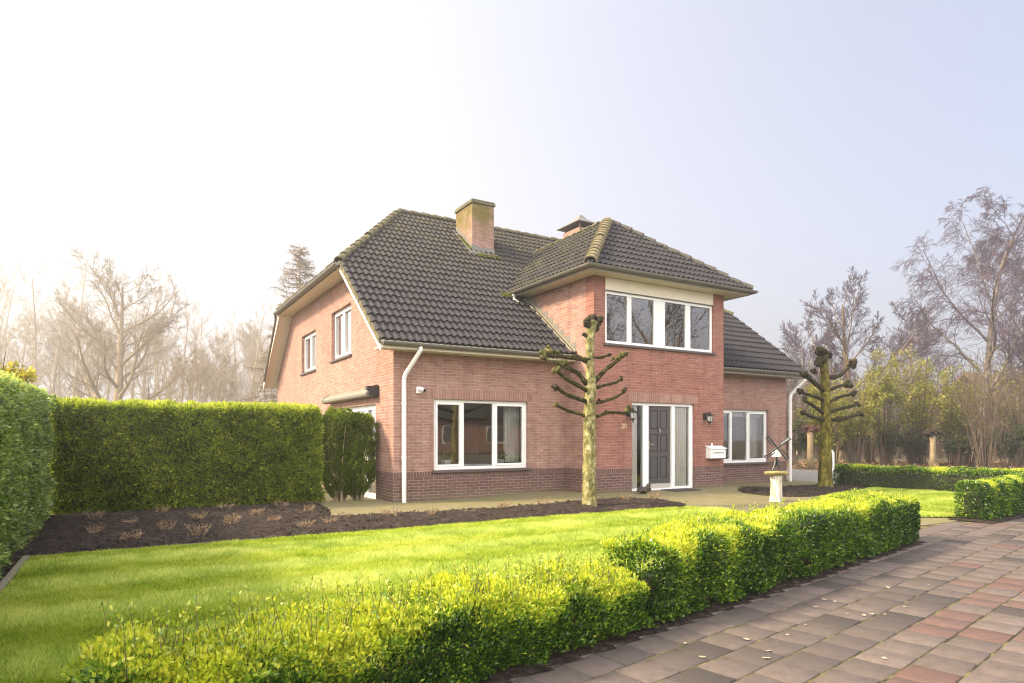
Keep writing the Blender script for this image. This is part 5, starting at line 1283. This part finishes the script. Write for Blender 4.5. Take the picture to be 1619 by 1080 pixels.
# left: the wood in the mist
p = cw(185, 60); bare_tree('bare_tree', 'large spreading bare oak in the mist behind the clipped hedge', p, 15.6, 0.52, OAK, 205, M_OAKBARK, M_OAKBARK, rmin=0.011)
fars = []
for k, (sd, H, sp) in enumerate(((211, 22, POPLAR), (212, 20, POPLAR), (213, 17, ROUND), (214, 24, POPLAR))):
    fars.append(bare_tree('misty_tree', None, (0, 0, 0), H, 0.28, sp, sd, M_FARBARK_PALED, M_FARBARK_PALED, rmin=0.015, group='bare trees fading into the mist'))
rng = np.random.default_rng(12)
FAR = [(8, 62, 0.75), (22, 84, 0.95), (52, 92, 1.0), (62, 70, 0.8), (84, 80, 0.95), (96, 100, 1.0), (112, 76, 0.95), (128, 96, 1.05), (146, 86, 0.9), (168, 98, 1.0), (206, 92, 0.9), (222, 80, 0.8), (240, 96, 0.9), (256, 74, 0.72), (270, 88, 0.82), (286, 78, 0.75), (300, 94, 0.85), (312, 66, 0.55), (330, 84, 0.7), (346, 72, 0.6), (362, 90, 0.8), (378, 78, 0.65), (392, 64, 0.55), (408, 86, 0.75), (424, 74, 0.7), (438, 92, 0.8), (-30, 76, 0.9), (-14, 94, 1.0)]
for i, (u, Y, s) in enumerate(FAR):
    o = fars[i] if i < 4 else copy_tree(fars[(i * 7 + i // 4) % 4])
    Y *= 1.2; s *= 1.2; o.location = cw(u, Y); o.rotation_euler = (0, 0, rng.uniform(0, 6.28)); o.scale = (s, s, s * rng.uniform(0.92, 1.08))
    tag(o, 'slender bare tree fading into the mist behind the clipped hedge', 'tree', 'bare trees fading into the mist')
for k, (u, Y) in enumerate(((300, 52), (345, 60))):
    bare_tree('bushy_tree', ('low round bare tree in the mist left of the gable' if k == 0 else 'low bushy bare tree in the mist close to the gable'), cw(u, Y), 7.0 + 1.0 * k, 0.12, ROUND, 231 + k, M_FARBARK_PALED, M_FARBARK_PALED, rmin=0.009)
# the larch beside the gable
def larch():
    H = zat(383, 44); p = cw(474, 44); t = empty('larch_tree', p, 'tall feathery larch rising behind the gable end in the mist', 'tree'); rng = np.random.default_rng(240)
    P = np.column_stack([rng.normal(0, 0.04, 14).cumsum() * 0.3, rng.normal(0, 0.04, 14).cumsum() * 0.3, np.linspace(-0.1, H, 14)])
    v, f = tube_arrays(P[None], np.linspace(0.22, 0.02, 14)[None], 7); link('trunk', fast_mesh('trunk', [(v, f, 0, None)]), M_OAKBARK, t, smooth=True)
    tb = []; lv = []; n = 170
    for i in range(n):
        z = H * (0.12 + 0.86 * (i / n)); L = (1 - z / H) * 4.6 + 0.55; a = i * 2.4 + rng.normal(0, 0.3); L *= rng.uniform(0.6, 1.15)
        b = np.array([0, 0, z]); dr = np.array([math.cos(a), math.sin(a), 0.0]); s = np.linspace(0, 1, 6)[:, None]
        br = b + dr * s * L + np.array([0, 0, 1.0]) * (0.25 * L * s ** 2 * (0.9 if z > H * 0.75 else 0.1) - 0.12 * L * s + rng.normal(0, 0.03, (6, 1)) * L * s)
        tb.append(br); k = int(16 * L) + 8; u = rng.uniform(0.15, 1, k) * 4.999; i0 = u.astype(int); q = br[i0] + (br[i0 + 1] - br[i0]) * (u - i0)[:, None]
        lv.append(np.stack([q, q + rng.normal(0, 0.10, (k, 3)) + [0, 0, -0.06], q + rng.normal(0, 0.2, (k, 3)) + dr * 0.15 + [0, 0, -0.12]], 1))
    v, f = tube_arrays(np.array(tb), np.tile(np.linspace(0.035, 0.012, 6), (n, 1)), 3); L3 = np.vstack(lv); v2, f2 = tube_arrays(L3, np.tile([0.014, 0.011, 0.008], (len(L3), 1)), 3)
    link('crown', fast_mesh('crown', [(v, f, 0, None), (v2, f2, 0, None)]), M_TANSTEM, t)
larch()
# right: garden edge and trees
bare_tree('bare_tree', 'round crowned bare tree behind the right house corner', cw(1326, 38), 9.0, 0.20, ROUND, 301, M_TANSTEM, M_BIRCHTWIG, rmin=0.008)
bare_tree('birch_tree', 'tall birch with drooping purple twigs at the right edge', cw(1541, 34), 13.4, 0.22, BIRCH, 305, M_BIRCHBARK, M_BIRCHTWIG, rmin=0.007, lean=(0.06, -0.02))
bare_tree('bare_tree', 'dim bare tree beyond the yellow leaved shrubs at the right', cw(1440, 62), 12.0, 0.2, ROUND, 307, M_FARBARK_PALED, M_BIRCHTWIG, rmin=0.012)
bare_tree('bare_tree', 'bare tree partly outside the right edge behind the birch', cw(1632, 46), 13.0, 0.24, ROUND, 309, M_TWIG, M_BIRCHTWIG, rmin=0.010)
bare_tree('bare_tree', 'slight bare tree just right of the house verge', cw(1262, 52), 9.5, 0.16, ROUND, 311, M_FARBARK_PALED, M_BIRCHTWIG, rmin=0.012)
YS = [(1300, 29, 4.0, 0.9, 'yellow green shrub directly behind the right pole tree'), (1352, 29.5, 4.8, 1.2, 'yellow green shrub right of the pole tree beside the driveway'), (1400, 30, 6.0, 1.3, 'tallest yellow leaved shrub in the right background'), (1455, 30, 5.6, 1.4, 'yellow leaved shrub left of the birch trunk'), (1506, 31, 4.6, 1.2, 'yellow leaved shrub in front of the birch trunk')]
for i, (u, Y, h, rx, lab) in enumerate(YS):
    shrub('leafy_shrub', lab, cw(u, Y), rx, rx, h, 3800, 0.13, 0.085, M_LIME, 320 + i, M_TWIG, 12, 0.22, tint=0.62, clump=3.5, stem_r=0.03)
BS = [(1318, 32, 3.6, 1.2, M_TANSTEM, 'thicket of upright tan stems behind the pole tree'), (1375, 33, 3.4, 1.3, M_TANSTEM, 'thicket of upright tan stems above the driveway hedge'), (1530, 29, 4.6, 1.5, M_TWIG, 'bare shrub with arching brown stems left of the right edge'), (1560, 27, 5.4, 1.9, M_TWIG, 'large bare shrub with dark arching stems at the right edge'), (1612, 28, 5.0, 1.6, M_TWIG, 'bare shrub cut by the right edge of the picture'), (1440, 31, 3.4, 1.2, M_TWIG, 'low bare brown shrub between the leafy shrubs')]
for i, (u, Y, h, rx, m_, lab) in enumerate(BS):
    shrub('bare_shrub', lab, cw(u, Y), rx, rx * 0.8, h, 700, 0.12, 0.07, M_LIME, 340 + i, m_, 30, 0.1, tint=0.3, stem_r=0.022)
DS = [(1254, 29.5, 2.4, 0.8, 'dark evergreen bush right of the white downpipe'), (1282, 31, 3.0, 0.9, 'dark evergreen bush behind the small knobbed trunk'), (1408, 30, 2.3, 1.1, 'dark evergreen bush above the middle of the driveway hedge'), (1446, 30, 1.9, 0.8, 'low dark evergreen bush left of the far pollard'), (1516, 29, 2.1, 1.0, 'low dark evergreen bush right of the far pollard'), (1590, 27, 2.1, 1.1, 'dark evergreen bush under the large bare shrub'), (1340, 33, 2.2, 1.0, 'dim evergreen bush under the yellow shrub beside the driveway')]
for i, (u, Y, h, rx, lab) in enumerate(DS):
    shrub('evergreen_bush', lab, cw(u, Y), rx, rx, h, 2600, 0.13, 0.05, M_DARKEVER, 360 + i, M_TWIG, 14, 0.03, tint=0.5, stem_r=0.02)
# the far wood closing the horizon on the right
def far_wood():
    rng = np.random.default_rng(380); V = []; n = 900
    u = rng.uniform(1190, 1720, n); Y = rng.uniform(40, 75, n); h = rng.uniform(2.5, 7.0, n) * (Y / 50); P = []
    for a, b, c in zip(u, Y, h):
        x, y, _ = cw(a, b); l = rng.normal(0, 0.12, 2) * c
        P.append([(x, y, -0.1), (x + l[0] * .3 + rng.normal(0, .1), y + l[1] * .3, c * 0.35), (x + l[0] * .6 + rng.normal(0, .1), y + l[1] * .6, c * 0.7), (x + l[0], y + l[1], c)])
    P = np.array(P); v, f = tube_arrays(P, np.outer(rng.uniform(0.03, 0.08, n), [1, .8, .5, .25]), 4)
    q = 26000; s = rng.integers(0, n, q); t = rng.uniform(0.2, 2.99, q); i0 = t.astype(int); b = P[s, i0] + (P[s, i0 + 1] - P[s, i0]) * (t - i0)[:, None]
    dr = rng.normal(0, 0.45, (q, 3)) + [0, 0, 0.3]; v2, f2 = tube_arrays(np.stack([b, b + dr * 0.5 + rng.normal(0, .06, (q, 3)), b + dr], 1), np.tile([0.016, 0.012, 0.008], (q, 1)), 3)
    tag(link('far_wood', fast_mesh('far_wood', [(v, f, 0, None), (v2, f2, 0, None)]), M_TWIG), 'brown leafless undergrowth of the wood far behind the driveway', 'wood', kind='stuff')
far_wood()
# small pollards beside the driveway
def small_pollard(u, Y, h, lab, seed, m_head):
    rng = np.random.default_rng(seed); t = empty('pollard_tree', cw(u, Y), lab, 'tree')
    m_ = MB(); m_.tube([(0, 0, -0.1), (0.02, 0.01, h * 0.4), (-0.01, 0, h * 0.8), (0, 0, h)], [0.15, 0.12, 0.11, 0.13], 10); m_.build('trunk', M_POLETRUNK, t, smooth=True)
    k = 34; c = nrm(rng.normal(0, 1, (k, 3))) * rng.uniform(0.3, 1, (k, 1)) * [0.34, 0.34, 0.16] + [0, 0, h + 0.10]; m_ = MB()
    for q in c: ellips(m_, q, rng.uniform(0.05, 0.10, 3), 7, 5)
    n = 150; b = c[rng.integers(0, k, n)]; d = nrm(rng.normal(0, 1, (n, 3)) * [1, 1, 0.7] + [0, 0, 0.2]) * rng.uniform(0.12, 0.4, (n, 1))
    for q, e in zip(b, d): m_.tube([q, q + e * 0.5, q + e], [0.014, 0.01, 0.004], 4, cap=False)
    m_.build('crown', m_head, t)
small_pollard(1281, 27, zat(682, 27), 'small pollard with reddish brown head between downpipe and pole tree', 390, simple('reddish pollard head', (0.085, 0.04, 0.03), 0.9, 0.4, 9))
small_pollard(1475, 28, zat(688, 28), 'small pollard with smooth tan trunk and dark head above the hedge', 391, simple('dark pollard head', (0.045, 0.03, 0.024), 0.9, 0.4, 9))
t = MB(); t.box(-0.07, -0.07, 0, 0.07, 0.07, 0.75); t.lathe([(0.08, 0.75), (0.06, 0.80), (0.01, 0.83)], n=4); t = t.build('marker_post', M_MAIL, bevel=0.01); t.location = cw(1315, 25)
tag(t, 'small white post at the edge of the driveway beside the pole tree trunk', 'post')
# neighbour's house far behind the right shrubs
p = cw(1610, 58); t = empty('neighbour_house', p, 'neighbouring house with a broad brown roof behind the bare shrubs', 'house', rz=R(-8))
m = MB(); m.box(-7, -4, 0, 7, 4, 2.6); m.build('wall', M_BRICK_N, t)
m = MB(); m.prism([(-7.5, -4.6, 2.35), (-7.5, 0, 6.8), (-7.5, 4.6, 2.35), (-7.5, 4.4, 2.25), (-7.5, 0, 6.6), (-7.5, -4.4, 2.25)], (15, 0, 0)); m.build('roof', simple('brown clay tile roof', (0.20, 0.12, 0.085), 0.9, 0.25, 3), t)
m = MB()
for x in (-5, -1.5, 3): m.box(x, -4.03, 0.9, x + 1.6, -3.98, 2.1)
m.build('window', M_WHITE, t)
# a street behind the camera, seen in the panes
p = (22.0, -38.0, 0); t = empty('neighbour_house', p, 'brick house across the street mirrored in the window panes', 'house', rz=R(7))
m = MB(); m.box(-6, -4, 0, 6, 4, 3.0); m.build('wall', M_BRICK_N, t)
m = MB(); m.prism([(-6.4, -4.5, 2.8), (-6.4, 0, 7.0), (-6.4, 4.5, 2.8)], (12.8, 0, 0)); m.build('roof', M_TILE_CLEAN, t)
for x in (-4.5, -0.8, 2.6):
    w_ = MB(); w_.box(x, 4.0, 0.8, x + 1.8, 4.04, 2.2); w_ = w_.build('window', M_WHITE, t); m = MB(); m.box(x + 0.1, 4.041, 0.9, x + 1.7, 4.05, 2.1); m.build('pane', M_GUTTER, w_)
bare_tree('street_tree', 'bare street tree mirrored in the upper bay windows', (25.0, -21.5, 0), 13.5, 0.26, ROUND, 395, M_OAKBARK, M_TWIG, rmin=0.009)

# pollarded trees in front of the house, drawn from joint lists in the plane of the espalier
def pole_tree(label, y, trunk, head, branches, seed, m_tr, m_br, u2x, v2z, px):
    """trunk: [(u,v,halfwidth px)]; branches: lists of (u,v) + knob size; u2x/v2z map picture columns/rows to metres in the tree's plane"""
    rng = np.random.default_rng(seed); x0 = u2x(trunk[0][0], trunk[0][1]); t = empty('pollard_tree', (x0, y, 0), label, 'tree')
    pts = []; rad = []
    for (u, v, hw) in trunk: pts.append((u2x(u, v) - x0, 0, v2z(u, v))); rad.append(px(u, hw))
    pts = np.array(pts); rad = np.array(rad); tt = np.linspace(0, len(pts) - 1, 46); P = np.column_stack([np.interp(tt, range(len(pts)), pts[:, k]) for k in range(3)]); Rr = np.interp(tt, range(len(pts)), rad)
    n = 18; v_, f_ = tube_arrays(P[None], Rr[None], n); c = np.repeat(P, n, 0); dn = v_ - c
    lump = 1 + 0.22 * (vnoise(v_ * [9, 9, 5], seed) - 0.5) + 0.16 * (vnoise(v_ * [22, 22, 16], seed + 1) - 0.5); v_ = c + dn * lump[:, None]
    link('trunk', fast_mesh('trunk', [(v_, f_, 0, None)]), m_tr, t, smooth=True)
    def knob(mb, c, r, k=7):
        for q in range(k):
            o = np.clip(rng.normal(0, 1, 3), -1.3, 1.3) * r * 0.42; rr = r * rng.uniform(0.42, 0.66); V = []
            nn, kk = 8, 6
            for i in range(kk + 1):
                ph = math.pi * i / kk
                for j in range(nn):
                    a = 2 * math.pi * j / nn; s = rr * rng.uniform(0.86, 1.14); V.append((c[0] + o[0] + s * math.sin(ph) * math.cos(a), c[1] + o[1] + s * math.sin(ph) * math.sin(a), c[2] + o[2] + s * math.cos(ph)))
            mb.add(V, [[i * nn + j, i * nn + (j + 1) % nn, (i + 1) * nn + (j + 1) % nn, (i + 1) * nn + j] for i in range(kk) for j in range(nn)])
    mb = MB()
    for (u, v, rp) in head: knob(mb, (u2x(u, v) - x0, rng.normal(0, 0.03), v2z(u, v)), px(u, rp) * 1.1, 10)
    mb.build('knob', M_KNOB, t, smooth=True)
    for br, ks, wpx, mk in branches:
        q = np.array([(u2x(u, v) - x0, 0, v2z(u, v)) for u, v in br]); q[:, 1] = np.linspace(0, rng.uniform(-0.12, 0.12), len(q)) 
        k = 14; tt = np.linspace(0, len(q) - 1, k); P = np.column_stack([np.interp(tt, range(len(q)), q[:, i]) for i in range(3)]); P[1:-1] = (P[:-2] + P[1:-1] * 2 + P[2:]) / 4
        w0 = px(br[0][0], wpx) * 0.62; Rr = np.linspace(w0, w0 * 0.72, k) * rng.uniform(0.85, 1.2, k)
        b = MB(); b.tube(P, Rr, 9)
        for j in range(4, k - 2, 3):
            if rng.random() < 0.7: knob(b, P[j] + rng.normal(0, 0.01, 3), w0 * 1.1, 2)
        bo = b.build('branch', m_br, t, smooth=True)
        kb = MB()
        for (ku, kv, kr) in ks: knob(kb, (u2x(ku, kv) - x0, P[-1][1] + rng.normal(0, 0.02), v2z(ku, kv)), px(ku, kr) * 1.12, 6)
        kb.build('knob', mk, bo, smooth=True)
    return t
def plane_maps(y):
    def ray(u):
        dx = FWD + RGT * ((u - 809.5) / 1024); s = (y - CAMP[1]) / dx[1]; return s, CAMP[0] + dx[0] * s
    return (lambda u, v: ray(u)[1]), (lambda u, v: 1.35 + ray(u)[0] * (690 - v) / 1024), (lambda u, p: p * ray(u)[0] / 1024)
ux, vz, pxs = plane_maps(-2.79)
A_ = lambda x, y_: (850 + x / 6.75, 480 + y_ / 6.75)
pole_tree('pale mossy pollarded tree standing before the left of the entrance bay', -2.79,
  [(932, 806, 14), (932, 795, 12), (932, 740, 10.5), (932, 690, 10), (932.5, 645, 9.5), (933, 612, 9), (933.5, 603, 9.8), (933, 588, 7), (932.5, 567, 6.6), (932.5, 540, 7), (934, 520, 7.5), (936, 508, 10)],
  [(A_(520, 200)[0], A_(520, 200)[1], 7), (A_(580, 165)[0], A_(580, 165)[1], 8), (A_(640, 200)[0], A_(640, 200)[1], 8), (A_(610, 250)[0], A_(610, 250)[1], 7), (A_(500, 330)[0], A_(500, 330)[1], 3.5), (A_(550, 600)[0], A_(550, 600)[1], 5)],
  [([A_(520, 610), A_(440, 575), A_(330, 570), A_(200, 545), A_(110, 545)], [(*A_(150, 480), 6.5), (*A_(85, 545), 6.5), (*A_(235, 520), 4.5), (*A_(120, 590), 4)], 7, M_KNOBGREEN),
   ([A_(520, 860), A_(440, 745), A_(345, 690), A_(230, 640)], [(*A_(260, 635), 5), (*A_(310, 630), 4.5), (*A_(200, 630), 4)], 6, M_KNOBGREEN),
   ([A_(520, 930), A_(420, 865), A_(300, 805), A_(200, 715)], [(*A_(190, 700), 7)], 5.5, M_KNOBGREEN),
   ([A_(520, 1045), A_(410, 1010), A_(280, 965), A_(190, 900)], [(*A_(180, 895), 5.5), (*A_(150, 890), 3)], 5.5, M_KNOB),
   ([(930, 660), (921, 655), (900, 649), (884, 640)], [(881, 639, 4)], 5, M_KNOBGREEN),
   ([A_(580, 580), A_(680, 575), A_(740, 560), A_(810, 540)], [(*A_(805, 540), 3)], 4, M_KNOB),
   ([A_(590, 850), A_(660, 770), A_(720, 700), A_(810, 635), A_(910, 545)], [(*A_(850, 590), 5), (*A_(890, 545), 5), (*A_(930, 535), 4), (*A_(790, 595), 3)], 6.5, M_KNOBGREEN),
   ([A_(590, 910), A_(680, 880), A_(800, 855), A_(880, 835), A_(940, 790)], [(*A_(940, 790), 4)], 4.5, M_KNOB),
   ([A_(590, 1070), A_(700, 1045), A_(830, 1005), A_(930, 950)], [(*A_(930, 945), 5), (*A_(655, 1035), 3), (*A_(950, 920), 3.5)], 4.5, M_KNOB),
   ([(936, 661), (950, 656), (961, 651), (985, 654)], [(989, 650, 5), (992, 645, 4)], 5, M_KNOBGREEN)], 401, M_PALEBARK, M_BRANCH, ux, vz, pxs)
ux, vz, pxs = plane_maps(-2.23)
B_ = lambda x, y_: (1180 + x / 3.0, 480 + y_ / 3.0)
pole_tree('dark mossy pollarded tree in the soil patch right of the house', -2.23,
  [(1304, 774, 13), (1304.5, 764, 10.5), (1305, 720, 9), (1306, 680, 8.2), (1306, 640, 7.3), (1305, 610, 6.8), (1304, 590, 6.3), (1302, 575, 6.6), (1300, 562, 8)],
  [(B_(350, 230)[0], B_(350, 230)[1], 8), (B_(380, 240)[0], B_(380, 240)[1], 8), (B_(335, 285)[0], B_(335, 285)[1], 5), (B_(325, 320)[0], B_(325, 320)[1], 4), (B_(360, 270)[0], B_(360, 270)[1], 9)],
  [([B_(370, 415), B_(335, 385), B_(310, 362), B_(280, 345)], [(*B_(275, 338), 5.5), (*B_(305, 350), 4)], 6, M_KNOB),
   ([B_(370, 460), B_(330, 440), B_(300, 430), B_(268, 416)], [(*B_(268, 416), 5)], 4.5, M_KNOB),
   ([B_(372, 525), B_(330, 495), B_(295, 475), B_(262, 458)], [(*B_(262, 456), 4.5)], 4.5, M_KNOB),
   ([B_(375, 555), B_(340, 546), B_(305, 538), B_(262, 518)], [(*B_(262, 517), 4.5)], 4.5, M_KNOB),
   ([B_(385, 350), B_(430, 348), B_(465, 330), B_(505, 292)], [(*B_(512, 285), 6), (*B_(495, 298), 4)], 5.5, M_KNOB),
   ([B_(385, 418), B_(425, 398), B_(460, 388), B_(495, 380)], [(*B_(495, 380), 6)], 4.5, M_KNOB),
   ([B_(385, 475), B_(430, 447), B_(470, 436), B_(515, 427)], [(*B_(512, 427), 4)], 4.5, M_KNOB),
   ([B_(385, 520), B_(430, 502), B_(475, 490), B_(520, 477)], [(*B_(518, 477), 4)], 4.5, M_KNOB),
   ([B_(385, 548), B_(430, 553), B_(475, 540), B_(525, 522)], [(*B_(525, 520), 5), (*B_(430, 550), 4)], 5, M_KNOB)], 402, M_MOSSBARK, M_KNOB, ux, vz, pxs)

# fallen leaves lying about
def leaf_proto(seed):
    rng = np.random.default_rng(seed); n = 9; a = np.linspace(0, 2 * np.pi, n, endpoint=False); r = 0.028 * (0.6 + 0.4 * np.abs(np.cos(a))) * rng.uniform(0.85, 1.15, n)
    v = np.column_stack([r * np.cos(a) * 1.2, r * np.sin(a), 0.004 + 0.006 * rng.random(n)]); v = np.vstack([v, [[0, 0, 0.002]]])
    f = np.array([[i, (i + 1) % n, n] for i in range(n)]); return fast_mesh('fallen_leaf', [(v, f, 0, np.full(n + 1, rng.uniform(0.4, 1)))])
lp = [leaf_proto(s) for s in (1, 2, 3)]
for m_ in lp: m_.materials.append(M_LITTER)
for i, (u, v) in enumerate([(1372, 912), (1303, 949), (1320, 952), (1339, 971), (1366, 974), (1378, 972), (1399, 972), (1212, 1042), (1398, 1042), (1215, 1030), (1274, 989), (1290, 961), (1600, 931), (1468, 925), (1180, 1012), (1245, 1005), (1430, 960), (1404, 930), (1110, 1040), (1083, 1018)]):
    Y = 1.35 * 1024 / (v - 690); x, y, _ = cw(u, Y)
    o = bpy.data.objects.new('fallen_leaf', lp[i % 3]); COL.objects.link(o); o.location = (x, y, 0.003); o.rotation_euler = (0, 0, i * 1.7); s = 0.42 + 0.4 * ((i * 37) % 10) / 10; o.scale = (s, s, s)
    tag(o, 'small pale fallen leaf lying on the paved street', 'leaf', 'fallen leaves on the pavers')
def litter():
    rng = np.random.default_rng(410); n = 5000; u = rng.uniform(1190, 1700, n); Y = rng.uniform(25.5, 34, n); P = np.array([cw(a, b) for a, b in zip(u, Y)])
    ok = ~((P[:, 0] > 9.6) & (P[:, 0] < 19.3) & (P[:, 1] < 24)); P = P[ok]; P[:, 2] = rng.uniform(-0.05, 0.05, len(P)); v, f = leaves(P, rng.normal(0, 1, (len(P), 3)) * [1, 1, 0.4], 0.16, 0.11, rng)
    tag(link('leaf_litter', fast_mesh('leaf_litter', [(v, f, 0, np.repeat(rng.random(len(P)) * 0.6, 4))]), M_TAN), 'brown leaf litter under the shrubs at the far side of the driveway', 'leaf litter', kind='stuff')
litter()

# ==================================================================== MIST
m, nt, b = mat('mist'); nt.nodes.remove(b); out = [n for n in nt.nodes if n.type == 'OUTPUT_MATERIAL'][0]
pv = nd(nt, 'ShaderNodeVolumePrincipled', {'Color': (1, 0.97, 0.92, 1), 'Density': HAZE_DENSITY, 'Anisotropy': 0.72}); nt.links.new(pv.outputs[0], out.inputs['Volume'])
hz_ = MB(); hz_.box(-185, -185, -1.1, 185, 185, 31); tag(hz_.build('haze', m), 'pale winter mist hanging over the whole place', 'haze', kind='stuff')
